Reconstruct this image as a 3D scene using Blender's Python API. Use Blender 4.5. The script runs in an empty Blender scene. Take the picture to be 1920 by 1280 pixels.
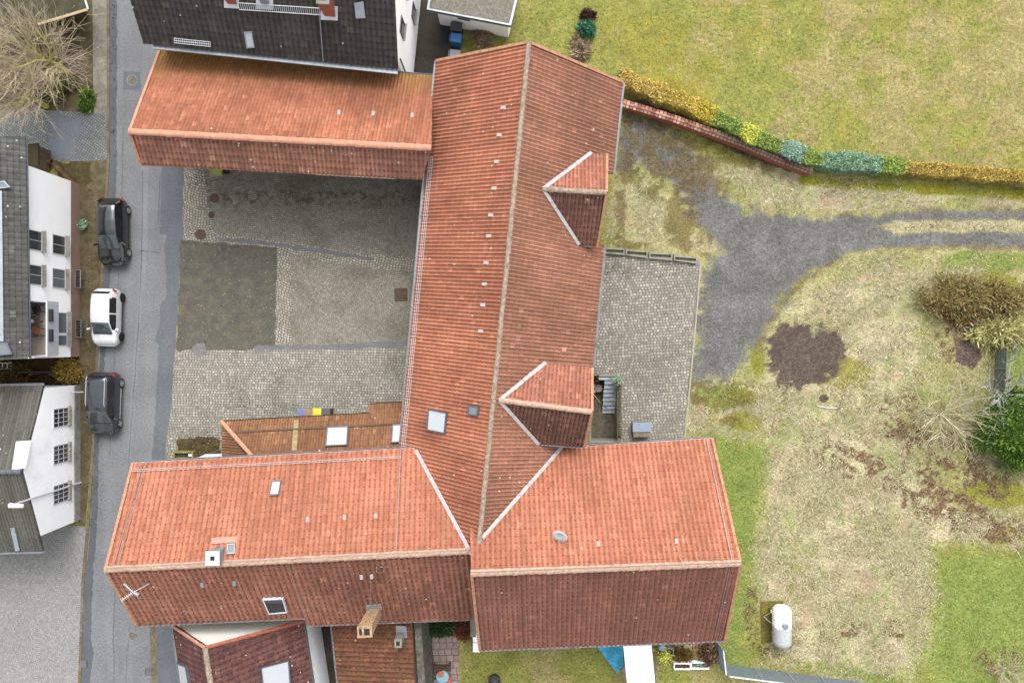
import bpy, bmesh, math, random
import numpy as np
from mathutils import Vector, Matrix
R = math.radians
random.seed(7); rng = np.random.default_rng(7)
sc = bpy.context.scene; COL = sc.collection

# ------------------------------------------------------------------ camera, sky, sun, exposure
HC, F = 45.0, 1280.0                      # height of the drone, focal length in photograph pixels
cam_d = bpy.data.cameras.new("camera"); cam_d.lens = 24; cam_d.sensor_width = 36
cam_d.clip_start = 0.5; cam_d.clip_end = 3000
cam = bpy.data.objects.new("camera", cam_d); COL.objects.link(cam)
cam.location = (0, 0, HC); sc.camera = cam

SUN_EL, SUN_AZ = R(50), R(10)            # azimuth from +Y (top of the picture), negative = left
w = bpy.data.worlds.new("World"); sc.world = w; w.use_nodes = True
wn = w.node_tree; bg = wn.nodes["Background"]
sky = wn.nodes.new("ShaderNodeTexSky"); sky.sky_type = 'NISHITA'; sky.sun_disc = False
sky.sun_elevation = SUN_EL; sky.sun_rotation = SUN_AZ
sky.air_density = 1.0; sky.dust_density = 4.0; sky.ozone_density = 1.0
hs = wn.nodes.new("ShaderNodeHueSaturation"); hs.inputs["Saturation"].default_value = 0.15
wn.links.new(sky.outputs[0], hs.inputs["Color"]); wn.links.new(hs.outputs[0], bg.inputs["Color"])
bg.inputs["Strength"].default_value = 0.15
sd = bpy.data.lights.new("sun", 'SUN'); sd.energy = 0.5; sd.angle = R(48); sd.color = (1, .97, .93)
sun = bpy.data.objects.new("sun", sd); COL.objects.link(sun)
sv = Vector((math.sin(SUN_AZ) * math.cos(SUN_EL), math.cos(SUN_AZ) * math.cos(SUN_EL), math.sin(SUN_EL)))
sun.rotation_euler = sv.to_track_quat('Z', 'Y').to_euler()
vs = sc.view_settings; vs.view_transform = 'Standard'; vs.look = 'None'; vs.gamma = 1
vs.exposure = 1.62
try: vs.use_curve_mapping = False
except Exception: pass
sc.cycles.max_bounces = 6; sc.cycles.diffuse_bounces = 3; sc.cycles.glossy_bounces = 3

K = 2.05                                  # radiance of a white horizontal surface: photo colour -> base colour
def S(r, g, b, k=None):
    k = k or K
    f = lambda c: (c / 255 / 12.92 if c / 255 <= .04045 else ((c / 255 + .055) / 1.055) ** 2.4)
    return tuple(min(.82, f(c) / k) for c in (r, g, b)) + (1,)

# ------------------------------------------------------------------ geometry helpers
def P(px, py, h=0.0):
    k = (HC - h) / F
    return Vector(((px - 960) * k, (640 - py) * k, h))
CAMV = Vector((0, 0, HC))
class Plane:
    """a roof plane from three points (first two along the ridge or eave)"""
    def __init__(s, a, b, c):
        s.o = a.copy(); n = (b - a).cross(c - a).normalized()
        if n.z < 0: n = -n
        s.n = n; u = Vector((0, 0, 1)).cross(n); s.u = u.normalized(); s.v = n.cross(s.u).normalized()
        if s.v.z < 0: s.v = -s.v; s.u = -s.u
    def at(s, px, py):
        d = P(px, py) - CAMV; t = (s.o - CAMV).dot(s.n) / d.dot(s.n); return CAMV + d * t
    def up(s, p, h): return p + s.n * h
    def uv(s, p): d = p - s.o; return d.dot(s.u), d.dot(s.v)
    def zat(s, x, y): return s.o.z - (s.n.x * (x - s.o.x) + s.n.y * (y - s.o.y)) / s.n.z

def finish(ob, parent=None):
    COL.objects.link(ob)
    if parent is not None:
        ob.parent = parent
        if parent.type == 'EMPTY': ob.matrix_parent_inverse = Matrix.Translation(-Vector(parent.location))
    return ob
def tag(o, label=None, cat=None, group=None, kind=None):
    if label: o['label'] = label
    if cat: o['category'] = cat
    if group: o['group'] = group
    if kind: o['kind'] = kind
    return o
def thing(name, label, cat, loc=(0, 0, 0), group=None):
    e = bpy.data.objects.new(name, None); e.empty_display_size = .3; COL.objects.link(e); e.location = loc
    return tag(e, label, cat, group)

class MB:
    def __init__(s): s.V = []; s.Fc = []
    def add(s, vs, fs):
        b = len(s.V); s.V += [tuple(v) for v in vs]; s.Fc += [tuple(i + b for i in f) for f in fs]; return s
    def obox(s, o, a, b, c):
        o, a, b, c = map(Vector, (o, a, b, c))
        p = [o, o + a, o + a + b, o + b, o + c, o + a + c, o + a + b + c, o + b + c]
        f = [(0, 3, 2, 1), (4, 5, 6, 7), (0, 1, 5, 4), (1, 2, 6, 5), (2, 3, 7, 6), (3, 0, 4, 7)]
        if a.cross(b).dot(c) < 0: f = [tuple(reversed(q)) for q in f]
        return s.add(p, f)
    def box(s, c, size, rz=0.0):
        x, y, z = size; cr, sr = math.cos(rz), math.sin(rz)
        ax, ay = Vector((cr * x, sr * x, 0)), Vector((-sr * y, cr * y, 0)); az = Vector((0, 0, z))
        return s.obox(Vector(c) - ax / 2 - ay / 2 - az / 2, ax, ay, az)
    def prism(s, poly, d):
        poly = [Vector(p) for p in poly]; d = Vector(d); n = len(poly)
        ar = sum(((poly[i] - poly[0]).cross(poly[(i + 1) % n] - poly[0]) for i in range(n)), Vector())
        if ar.dot(d) < 0: poly = poly[::-1]
        s.add(poly + [p + d for p in poly], [tuple(range(n - 1, -1, -1)), tuple(range(n, 2 * n))] +
              [(i, (i + 1) % n, n + (i + 1) % n, n + i) for i in range(n)])
        return s
    def ring(s, outer, inner, d):
        n = len(outer); d = Vector(d); o = [Vector(p) for p in outer]; q = [Vector(p) for p in inner]
        V = o + q + [p + d for p in o] + [p + d for p in q]; f = []
        for i in range(n):
            j = (i + 1) % n
            f += [(i, j, n + j, n + i), (2*n + i, 3*n + i, 3*n + j, 2*n + j), (i, 2*n + i, 2*n + j, j), (n + i, n + j, 3*n + j, 3*n + i)]
        return s.add(V, f)
    def tube(s, pts, radii, sides=6, cap=True):
        pts = [Vector(p) for p in pts]; n = len(pts)
        if not hasattr(radii, '__len__'): radii = [radii] * n
        V = []; ref = None
        for i, p in enumerate(pts):
            t = (pts[min(i + 1, n - 1)] - pts[max(i - 1, 0)])
            t = t.normalized() if t.length > 1e-9 else Vector((0, 0, 1))
            if ref is None: ref = t.orthogonal().normalized()
            a = (ref - t * ref.dot(t)); a = a.normalized() if a.length > 1e-6 else t.orthogonal().normalized()
            ref = a; b = t.cross(a)
            for k in range(sides):
                an = 2 * math.pi * k / sides; V.append(p + (a * math.cos(an) + b * math.sin(an)) * radii[i])
        f = []
        for i in range(n - 1):
            for k in range(sides):
                k2 = (k + 1) % sides
                f.append((i*sides + k, i*sides + k2, (i+1)*sides + k2, (i+1)*sides + k))
        if cap: f += [tuple(range(sides - 1, -1, -1)), tuple(range((n-1)*sides, n*sides))]
        return s.add(V, f)
    def lathe(s, c, prof, sides=20, axis='Z', closed=True):
        c = Vector(c); V = []; n = len(prof)
        for r_, z in prof:
            for k in range(sides):
                a = 2 * math.pi * k / sides; x, y = r_ * math.cos(a), r_ * math.sin(a)
                V.append(c + (Vector((x, y, z)) if axis == 'Z' else Vector((z, x, y)) if axis == 'X' else Vector((y, z, x))))
        f = [(i*sides + k, i*sides + (k+1) % sides, (i+1)*sides + (k+1) % sides, (i+1)*sides + k) for i in range(n-1) for k in range(sides)]
        if closed: f += [tuple(range(sides - 1, -1, -1)), tuple(range((n-1)*sides, n*sides))]
        return s.add(V, f)
    def build(s, name, mat, parent=None, smooth=False):
        me = bpy.data.meshes.new(name); me.from_pydata(s.V, [], s.Fc); me.materials.append(mat)
        if smooth: me.polygons.foreach_set('use_smooth', [True] * len(me.polygons))
        me.update(); return finish(bpy.data.objects.new(name, me), parent)

def struct(ob): ob['kind'] = 'structure'; return ob
def sheet(name, px, z, mat, h=None):
    """ground-level sheet from photograph outline"""
    rag = {'moss_covered_slab': .07, 'courtyard_edge': .09, 'repair_strip': .06, 'flower_bed': .12, 'footway': .045, 'road_repair': .05, 'gutter_channel': .05, 'courtyard_lower': .05, 'gutter_stones': .04}.get(name, 0)
    if rag:
        q = []
        for (x0, y0), (x1, y1) in zip(px, px[1:] + px[:1]):
            L = math.hypot(x1 - x0, y1 - y0) * HC / F; n = max(1, min(60, int(L / .28))); r_ = rag * F / HC
            for k in range(n): q.append((x0 + (x1 - x0) * k / n + (random.uniform(-r_, r_) if k else 0), y0 + (y1 - y0) * k / n + (random.uniform(-r_, r_) if k else 0)))
        px = q
    m = MB(); pts = [P(x, y, 0) for x, y in px]; pts = [Vector((p.x, p.y, z)) for p in pts]
    m.prism([Vector((p.x, p.y, z - (h or .002))) for p in pts], (0, 0, h or .002))
    return struct(m.build(name, mat))

def leaf_mesh(name, C, size, mat, parent=None, flat=0.0, aspect=1.0, D=None):
    """one mesh of many separate leaf quads; each leaf is an island"""
    n = len(C); C = np.asarray(C, float)
    a = rng.normal(size=(n, 3)) if D is None else np.asarray(D, float) + rng.normal(size=(n, 3)) * .25
    a[:, 2] *= (1 - flat); a /= np.linalg.norm(a, axis=1)[:, None] + 1e-9
    b = rng.normal(size=(n, 3)); b[:, 2] *= (1 - flat); b = np.cross(a, b); b[:, 2] *= 1
    b /= np.linalg.norm(b, axis=1)[:, None] + 1e-9
    sz = (np.asarray(size) * rng.uniform(.6, 1.3, n))[:, None]
    A = a * sz * .5 * aspect; B = b * sz * .5 / max(aspect ** .5, 1)
    V = np.empty((n, 4, 3)); V[:, 0] = C - A; V[:, 1] = C - B * .8 ; V[:, 2] = C + A; V[:, 3] = C + B * .8
    return raw_mesh(name, V.reshape(-1, 3), 4, mat, parent)
def raw_mesh(name, V, k, mat, parent=None):
    n = len(V) // k; me = bpy.data.meshes.new(name)
    me.vertices.add(len(V)); me.vertices.foreach_set('co', V.astype(np.float32).ravel())
    me.loops.add(len(V)); me.loops.foreach_set('vertex_index', np.arange(len(V), dtype=np.int32))
    me.polygons.add(n); me.polygons.foreach_set('loop_start', np.arange(0, len(V), k, dtype=np.int32))
    try: me.polygons.foreach_set('loop_total', np.full(n, k, dtype=np.int32))
    except Exception: pass
    me.materials.append(mat); me.update(calc_edges=True); me.validate()
    return finish(bpy.data.objects.new(name, me), parent)

# ------------------------------------------------------------------ material helpers
class G:
    def __init__(s, name):
        s.m = bpy.data.materials.new(name); s.m.use_nodes = True; s.t = s.m.node_tree; s.t.nodes.clear(); s._tc = None
    def N(s, typ, ins=None, **props):
        nd = s.t.nodes.new('ShaderNode' + typ)
        for k, v in props.items(): setattr(nd, k, v)
        for k, v in (ins or {}).items(): s.put(nd.inputs[k], v)
        return nd
    def put(s, sock, v):
        if isinstance(v, bpy.types.NodeSocket): s.t.links.new(v, sock)
        elif v is not None: sock.default_value = v[:3] if hasattr(v, '__len__') and sock.type == 'VECTOR' else v
    @property
    def obj(s):
        if s._tc is None: s._tc = s.N('TexCoord')
        return s._tc.outputs['Object']
    def noise(s, scale, detail=3, rough=.55, vec=None, dist=0.0, w=None):
        nd = s.N('TexNoise', {'Vector': vec or s.obj, 'Scale': scale, 'Detail': detail, 'Roughness': rough, 'Distortion': dist})
        return nd.outputs[0]
    def vor(s, scale, feature='F1', vec=None, rnd=1.0, out='Distance'):
        nd = s.N('TexVoronoi', feature=feature); s.put(nd.inputs['Vector'], vec or s.obj)
        nd.inputs['Scale'].default_value = scale; nd.inputs['Randomness'].default_value = rnd
        return nd.outputs[out]
    def math(s, op, a, b=None, c=None):
        nd = s.N('Math', operation=op); s.put(nd.inputs[0], a)
        if b is not None: s.put(nd.inputs[1], b)
        if c is not None: s.put(nd.inputs[2], c)
        return nd.outputs[0]
    def ss(s, x, lo, hi, a=0.0, b=1.0):
        nd = s.N('MapRange', {'Value': x, 'From Min': lo, 'From Max': hi, 'To Min': a, 'To Max': b}, interpolation_type='SMOOTHSTEP')
        return nd.outputs[0]
    def ramp(s, fac, stops, interp='LINEAR'):
        nd = s.N('ValToRGB', {'Fac': fac}); cr = nd.color_ramp; cr.interpolation = interp
        while len(cr.elements) < len(stops): cr.elements.new(.5)
        for e, (p, c) in zip(cr.elements, stops): e.position = p; e.color = c
        return nd.outputs[0]
    def mix(s, fac, a, b, blend='MIX'):
        nd = s.N('Mix', data_type='RGBA', blend_type=blend)
        s.put(nd.inputs[0], fac); s.put(nd.inputs[6], a); s.put(nd.inputs[7], b); return nd.outputs[2]
    def scale(s, col, f):
        """multiply a colour by a scalar"""
        nd = s.N('VectorMath', operation='SCALE'); s.put(nd.inputs[0], col); s.put(nd.inputs['Scale'], f); return nd.outputs[0]
    def sep(s, v): nd = s.N('SeparateXYZ', {0: v}); return nd.outputs
    def comb(s, x, y, z=0.0): nd = s.N('CombineXYZ', {0: x, 1: y, 2: z}); return nd.outputs[0]
    def white(s, v): nd = s.N('TexWhiteNoise', {'Vector': v}); return nd.outputs['Value']
    def island(s): return s.N('NewGeometry').outputs['Random Per Island']
    def attr(s, nm): return s.N('Attribute', attribute_name=nm).outputs['Fac']
    def bump(s, h, strength=.5, dist=.02): return s.N('Bump', {'Height': h, 'Strength': strength, 'Distance': dist}).outputs[0]
    def out(s, col, rough=.85, normal=None, metal=0.0, spec=.35, coat=0.0, **kw):
        b = s.N('BsdfPrincipled'); s.put(b.inputs['Base Color'], col); s.put(b.inputs['Roughness'], rough)
        s.put(b.inputs['Metallic'], metal); s.put(b.inputs['Specular IOR Level'], spec); s.put(b.inputs['Coat Weight'], coat)
        if coat: b.inputs['Coat Roughness'].default_value = .04
        if normal is not None: s.put(b.inputs['Normal'], normal)
        for k, v in kw.items(): s.put(b.inputs[k], v)
        o = s.N('OutputMaterial'); s.t.links.new(b.outputs[0], o.inputs[0]); return s.m

def plain(name, c, rough=.7, var=.12, metal=0.0, spec=.4, scale=4.0, coat=0.0, dirt=None):
    g = G(name); n = g.noise(scale, 5, .65); col = g.scale(c, g.ss(n, .25, .75, 1 - var, 1 + var))
    if dirt: col = g.mix(g.ss(g.noise(scale * .6, 5, .7), .52, .72), col, dirt)
    return g.out(col, rough, g.bump(g.noise(scale * 8, 3), .15, .01), metal, spec, coat)

def tile_mat(name, c1, c2, c3, var=.2, lichen=.3, lich_col=S(190, 180, 150), moss=0.0, eave=0.0, dark=.25, speck=.5, darkcol=S(70, 58, 50), big=.35, lapk=1.6):
    """clay tiles: per-tile tone, weather streaks, lichen spots, moss creeping from the eave"""
    g = G(name); uvn = g.N('UVMap'); uv = uvn.outputs[0]; x, y, z = g.sep(uv)
    fx, fy = g.math('FLOOR', x), g.math('FLOOR', y)
    r1 = g.white(g.comb(fx, fy, 3.1)); r2 = g.white(g.comb(fx, fy, 9.7))
    col = g.ramp(r1, [(0, c1), (.5, c2), (1, c3)])
    col = g.scale(col, g.ss(r2, 0, 1, 1 - var, 1 + var * .6))
    bigm = g.noise(.22, 4, .6, dist=.6); col = g.scale(col, g.ss(bigm, .3, .7, 1 - big, 1 + big * .45))
    st2 = g.noise(1.0, 4, .65, vec=g.comb(g.math('MULTIPLY', x, .8), g.math('MULTIPLY', y, .09))); col = g.scale(col, g.ss(st2, .3, .7, .84, 1.1))
    col = g.mix(g.ss(r1, .984, .988), col, g.scale(c3, 1.1)); col = g.mix(g.ss(r2, .984, .988), col, g.scale(c1, .78))
    fr = g.math('FRACT', x); pan = g.math('ABSOLUTE', g.math('SUBTRACT', fr, .42))
    shade_grime = g.math('MULTIPLY', g.ss(pan, .26, .04), g.ss(g.noise(3.2, 4, .7), .22, .6))  # self-shadow of the tile hollows painted into the colour, with patchy dirt
    col = g.mix(g.math('MULTIPLY', shade_grime, dark), col, darkcol)
    fv = g.math('FRACT', y); lap = g.math('MULTIPLY', g.math('MULTIPLY', g.ss(fv, .24, .06), g.ss(pan, .36, .1)), g.ss(r2, .0, .6, .35, 1))  # painted shadow dots and gap dirt at the lower lap of each tile
    col = g.mix(g.math('MINIMUM', g.math('MULTIPLY', lap, dark * lapk), .9), col, darkcol)
    st = g.noise(7.0, 5, .75); col = g.mix(g.math('MULTIPLY', g.ss(st, .5, .72), dark), col, darkcol)
    col = g.scale(col, g.ss(g.noise(13, 4, .8), .32, .68, .80, 1.15))
    if lichen:
        ln = g.noise(9.0, 5, .8); m = g.math('MULTIPLY', g.ss(ln, .56, .72), g.ss(g.noise(.6, 3), .35, .65))
        col = g.mix(g.math('MULTIPLY', m, lichen), col, lich_col)
    if moss or eave:
        mn = g.math('MULTIPLY', g.ss(g.noise(5.0, 5, .75), .4, .6), moss) if moss else 0.0
        if eave:
            e = g.math('MULTIPLY', g.ss(g.math('ADD', y, g.math('MULTIPLY', g.noise(.9, 4), -6.0)), eave - 1.5, -3.0), g.ss(g.noise(4, 5, .75), .33, .58))
            mn = g.math('MAXIMUM', mn, e)
        col = g.mix(mn, col, g.ramp(g.noise(11, 3), [(.3, S(104, 90, 40)), (.7, S(188, 152, 66))]))
    if speck:
        vd = g.vor(1.9); vc = g.vor(1.9, out='Color'); sel = g.ss(g.sep(vc)[0], 1 - .55 * speck, 1 - .54 * speck)
        col = g.mix(g.math('MULTIPLY', g.ss(vd, .13, .06), sel), col, S(225, 220, 205))
    return g.out(col, .9, g.bump(g.noise(40, 3, .7), .2, .01), spec=.2)
# ------------------------------------------------------------------ materials
M = {}
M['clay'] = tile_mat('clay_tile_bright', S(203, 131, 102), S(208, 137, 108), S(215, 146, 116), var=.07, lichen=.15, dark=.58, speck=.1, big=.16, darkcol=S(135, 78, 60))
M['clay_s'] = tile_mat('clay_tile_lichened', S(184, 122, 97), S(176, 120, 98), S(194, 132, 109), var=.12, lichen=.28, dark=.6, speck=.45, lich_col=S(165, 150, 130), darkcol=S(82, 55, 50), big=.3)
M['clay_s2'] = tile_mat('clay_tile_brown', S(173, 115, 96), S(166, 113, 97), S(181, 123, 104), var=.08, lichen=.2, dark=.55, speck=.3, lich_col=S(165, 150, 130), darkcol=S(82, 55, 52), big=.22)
M['barn_w'] = tile_mat('barn_tile', S(198, 128, 98), S(192, 122, 95), S(204, 136, 106), var=.09, lichen=.22, dark=.36, speck=.3, darkcol=S(105, 66, 52), big=.28)
M['barn_e'] = tile_mat('barn_tile_weathered', S(184, 126, 100), S(176, 124, 101), S(192, 134, 108), var=.09, lichen=.35, dark=.42, speck=.6, lich_col=S(190, 172, 150), darkcol=S(90, 68, 58), big=.26)
M['shed_n'] = tile_mat('shed_tile', S(202, 128, 97), S(208, 136, 105), S(216, 146, 114), var=.08, lichen=.2, dark=.45, speck=.2, lapk=1.1, eave=7.5, darkcol=S(105, 62, 42), big=.32)
M['shed_s'] = tile_mat('shed_tile_aged', S(194, 134, 109), S(184, 130, 109), S(204, 148, 123), var=.16, lichen=.4, dark=.5, speck=.55, lich_col=S(180, 165, 140), darkcol=S(85, 62, 54), big=.3)
M['dormer_n'] = tile_mat('dormer_tile', S(200, 128, 104), S(194, 128, 106), S(214, 144, 120), var=.14, lichen=.25, dark=.5, speck=.3, darkcol=S(90, 60, 48), big=.25)
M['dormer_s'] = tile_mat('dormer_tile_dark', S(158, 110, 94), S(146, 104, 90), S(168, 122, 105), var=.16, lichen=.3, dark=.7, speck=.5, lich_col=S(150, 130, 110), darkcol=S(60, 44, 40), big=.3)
M['leanto'] = tile_mat('lean_to_tile', S(172, 122, 88), S(162, 114, 84), S(180, 132, 98), var=.12, lichen=.35, dark=.5, speck=.3, lich_col=S(180, 165, 125), darkcol=S(85, 60, 40), big=.3)
M['dark'] = tile_mat('dark_concrete_tile', S(90, 88, 87), S(82, 80, 80), S(100, 97, 94), lapk=.5, var=.12, lichen=.3, dark=.6, speck=.5, lich_col=S(140, 139, 132), moss=.08, darkcol=S(40, 38, 38), big=.25)
M['grey_tile'] = tile_mat('grey_roof_tile', S(102, 103, 102), S(95, 96, 96), S(112, 112, 109), var=.14, lichen=.35, dark=.55, speck=1.0, lich_col=S(160, 160, 150), moss=.05, darkcol=S(58, 57, 55), lapk=1.0, big=.2)
M['eternit'] = tile_mat('fibre_cement_sheet', S(116, 116, 111), S(108, 109, 106), S(124, 123, 116), var=.1, lichen=.5, dark=.6, speck=.8, lich_col=S(158, 156, 140), moss=.1, lapk=.2, darkcol=S(70, 66, 56), big=.25)
M['maroon'] = tile_mat('maroon_tile', S(128, 84, 76), S(112, 78, 74), S(142, 98, 88), var=.24, lichen=.2, dark=.6, speck=1.2, lich_col=S(140, 125, 110), darkcol=S(64, 44, 42), big=.25)
M['redtile'] = tile_mat('red_garage_tile', S(142, 84, 74), S(128, 80, 74), S(160, 98, 84), var=.2, lichen=.2, dark=.6, speck=.5, moss=.35, darkcol=S(72, 46, 42), big=.3)

def ridge_mat(nm, a, b, c):
    g = G(nm); n = g.noise(6, 6, .75); col = g.ramp(n, [(.3, a), (.5, b), (.68, c)])
    return g.out(col, .95, g.bump(n, .4, .02), spec=.2)
M['ridge'] = ridge_mat('ridge_tile_lichened', S(170, 128, 105), S(205, 170, 148), S(225, 205, 180))
M['ridge_o'] = ridge_mat('ridge_tile_orange', S(208, 140, 112), S(222, 160, 132), S(228, 192, 168))
M['ridge_m'] = ridge_mat('ridge_tile_mossy', S(112, 98, 84), S(172, 152, 132), S(206, 195, 178))
M['verge'] = ridge_mat('verge_tile', S(165, 112, 88), S(200, 146, 118), S(208, 185, 140))
M['zinc'] = plain('zinc_sheet', S(182, 188, 196), .45, .12, .35, .5, 3, dirt=S(140, 142, 142))
M['zincdark'] = plain('dark_gutter_metal', S(110, 114, 122), .5, .15, .2)
M['valley'] = plain('valley_mortar', S(204, 199, 198), .8, .12, 0, .3, 5, dirt=S(165, 152, 145))
M['white'] = plain('white_render', (.82, .82, .83, 1), .9, .03, 0, .2, .8, dirt=(.76, .76, .76, 1))
M['white2'] = plain('white_render_dirty', (.80, .80, .82, 1), .9, .05, 0, .2, .7, dirt=(.68, .68, .67, 1))
M['wall'] = plain('grey_render', S(190, 185, 175), .9, .1)
M['plinth'] = plain('brown_plinth', S(172, 142, 128), .9, .08, scale=2)
M['timber'] = plain('old_timber', S(105, 85, 66), .85, .25, scale=6)
M['timberlight'] = plain('pale_timber', S(200, 175, 140), .8, .15, scale=6)
M['concrete'] = plain('concrete', S(160, 156, 146), .9, .15, scale=3, dirt=S(115, 112, 90))
M['whiteplastic'] = plain('white_plastic', S(238, 238, 240), .4, .03)
M['whitemetal'] = plain('white_metal', S(232, 236, 240), .4, .05, scale=2)
M['greymetal'] = plain('grey_metal', S(165, 170, 175), .4, .1, .4)
M['darkmetal'] = plain('dark_metal', S(60, 60, 62), .5, .2, .3)
M['black'] = plain('black_plastic', S(38, 38, 40), .5, .2)
M['rubber'] = plain('tyre_rubber', S(45, 45, 46), .8, .2)
M['brick'] = ridge_mat('chimney_brick', S(120, 92, 72), S(196, 160, 125), S(214, 190, 160))
M['redbrick'] = ridge_mat('red_brick', S(165, 88, 70), S(190, 110, 88), S(205, 140, 115))
M['gravelroof'] = None
def glassm(name, c, rough=.05):
    g = G(name); return g.out(c, rough, None, 0, .6, coat=.6)
M['glass'] = glassm('window_glass', (.03, .035, .04, 1))
M['glasspale'] = glassm('pale_blind_glass', S(205, 210, 216), .12)
M['glassgrey'] = glassm('grey_glass', S(120, 130, 135), .08)
def cobble(name, bw, bh, c1, c2, joint, ang=0.0, arc=0.0, sag=.3, mossy=.4, mosscol=S(92, 90, 62), darkc=S(88, 84, 78), rnd=.05, wear=.5, jw=.16, rowj=0, band=None):
    g = G(name); mp = g.N('Mapping', {'Vector': g.obj, 'Rotation': (0, 0, ang)}); v = mp.outputs[0]
    wob = g.N('TexNoise', {'Vector': v, 'Scale': 2.2, 'Detail': 2}).outputs['Color']
    v = g.N('VectorMath', {0: v, 1: g.scale(wob, rnd * 2)}, operation='ADD').outputs[0]
    x, y, z = g.sep(v)
    if arc:
        u = g.math('DIVIDE', x, arc); f = g.math('SUBTRACT', g.math('FRACT', u), .5)
        y = g.math('ADD', y, g.math('MULTIPLY', g.math('MULTIPLY', f, f), -4 * sag))
        y = g.math('ADD', y, g.math('MULTIPLY', g.math('FLOOR', u), bh * .37))
    ro = g.math('DIVIDE', y, bh); rf = g.math('FLOOR', ro)
    co = g.math('ADD', g.math('DIVIDE', x, bw), g.math('MULTIPLY', g.white(g.comb(rf, 2.2, 0)), 1.0)); cf = g.math('FLOOR', co)
    rv = g.white(g.comb(cf, rf, 1.7)); rv2 = g.white(g.comb(cf, rf, 5.7))
    dx = g.math('ABSOLUTE', g.math('SUBTRACT', g.math('FRACT', co), .5)); dy = g.math('ABSOLUTE', g.math('SUBTRACT', g.math('FRACT', ro), .5))
    d = g.math('MAXIMUM', g.math('MULTIPLY', dx, .9 if rowj else 1.0), dy)
    big = g.noise(.32, 5, .62, dist=.4)
    col = g.ramp(rv, [(0, c1), (.6, c2), (1, S(205, 198, 180))]) if wear else g.ramp(rv, [(0, c1), (1, c2)])
    col = g.scale(col, g.ss(rv2, 0, 1, .87, 1.1)); col = g.scale(col, g.ss(g.noise(4, 5, .75), .3, .7, .86, 1.12))
    jn = g.ss(d, .5 - jw, .5 - jw * .35)
    col = g.mix(jn, col, joint)
    mm = g.math('MULTIPLY', g.ss(big, .45, .68), g.ss(g.noise(7, 5, .7), .32, .6)); col = g.mix(g.math('MULTIPLY', mm, mossy), col, mosscol)
    mm2 = g.ss(g.noise(.45, 5, .65, vec=g.N('Mapping', {'Vector': g.obj, 'Location': (31, 7, 3)}).outputs[0]), .52, .72)
    col = g.mix(g.math('MULTIPLY', mm2, mossy * .9), col, darkc)
    if band is not None:
        yy = g.sep(g.obj)[1]; bn = g.math('MULTIPLY', g.ss(g.math('ABSOLUTE', g.math('SUBTRACT', yy, band)), 1.0, .1), g.ss(g.noise(2.2, 6, .75), .44, .62)); col = g.mix(bn, col, S(86, 96, 58))
    hgt = g.math('ADD', g.math('MULTIPLY', g.ss(d, .5, .5 - jw * 1.6), 1.0), g.math('MULTIPLY', rv2, .3))
    return g.out(col, .8, g.bump(hgt, .6, .02), spec=.3)
M['cob_rows'] = cobble('cobble_rows', .19, .17, S(164, 161, 152), S(180, 176, 165), S(114, 109, 96), R(1), mossy=.55, darkc=S(128, 122, 112))
M['cob_arc'] = cobble('cobble_arcs', .14, .135, S(155, 149, 137), S(182, 175, 160), S(108, 104, 90), R(3), arc=1.4, sag=.42, mossy=.6, darkc=S(122, 118, 110), wear=0, rowj=1, band=9.5)
M['cob_light'] = cobble('cobble_light', .19, .17, S(176, 170, 156), S(192, 186, 170), S(100, 92, 76), R(4), arc=2.2, sag=.3, mossy=.25)
M['cob_plaza'] = cobble('plaza_setts', .13, .135, S(166, 165, 163), S(178, 177, 173), S(126, 126, 123), R(2), arc=1.3, sag=.5, mossy=.2, darkc=S(150, 150, 148), wear=0, rnd=.015, rowj=1)
M['cob_blue'] = cobble('blue_grey_setts', .17, .15, S(140, 146, 150), S(158, 163, 164), S(84, 88, 84), R(35), mossy=.4, darkc=S(105, 110, 118), wear=0)
M['cob_ter'] = cobble('terrace_setts', .21, .19, S(152, 148, 138), S(176, 172, 160), S(116, 111, 98), R(-4), mossy=.6, mosscol=S(112, 104, 86), darkc=S(124, 119, 106))
M['slabs'] = cobble('pink_slabs', .44, .42, S(172, 150, 142), S(184, 162, 154), S(112, 92, 86), R(-1), mossy=.15, wear=0, rnd=.0, jw=.06)

def asphalt(name, c, speck=.12, patch=.1):
    g = G(name); n = g.noise(9, 5, .85); b = g.noise(.5, 5, .6); s = g.N('Mapping', {'Vector': g.obj, 'Scale': (1.0, .07, 1)}).outputs[0]
    col = g.scale(c, g.ss(n, .3, .7, 1 - speck * 1.1, 1 + speck * 1.1)); col = g.scale(col, g.ss(b, .3, .7, 1 - patch, 1 + patch))
    col = g.scale(col, g.ss(g.noise(1.6, 3, .5, vec=s), .35, .65, .955, 1.04))
    col = g.scale(col, g.ss(g.vor(22, out='Color'), .0, 1, .94, 1.06))
    return g.out(col, .85, g.bump(n, .3, .01), spec=.3)
M['asphalt'] = asphalt('road_asphalt', S(134, 135, 138), .24, .1)
M['asphalt_d'] = asphalt('dark_asphalt', S(112, 116, 122), .2, .09)
M['gutter'] = asphalt('gutter_asphalt', S(98, 103, 108), .2, .14)
M['patch'] = asphalt('repair_asphalt', S(128, 128, 130), .16, .1)
M['yard'] = asphalt('mossy_dark_paving', S(74, 66, 58), .3, .35)
def mossyground(name, a, b, c, sc_=3.0, d=None, lo=.3, hi=.7):
    g = G(name); n = g.noise(sc_, 6, .72, dist=.3); n2 = g.noise(sc_ * 9, 4, .8)
    col = g.ramp(n, [(lo, a), (.5, b), (hi, c)]); col = g.scale(col, g.ss(n2, .25, .75, .68, 1.3))
    if d: col = g.mix(g.math('MULTIPLY', g.ss(g.vor(4, out='Distance'), .22, .08), g.ss(g.noise(1.1, 4, .7), .42, .6)), col, d)
    return g.out(col, .95, g.bump(n2, .5, .03), spec=.15)
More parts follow.
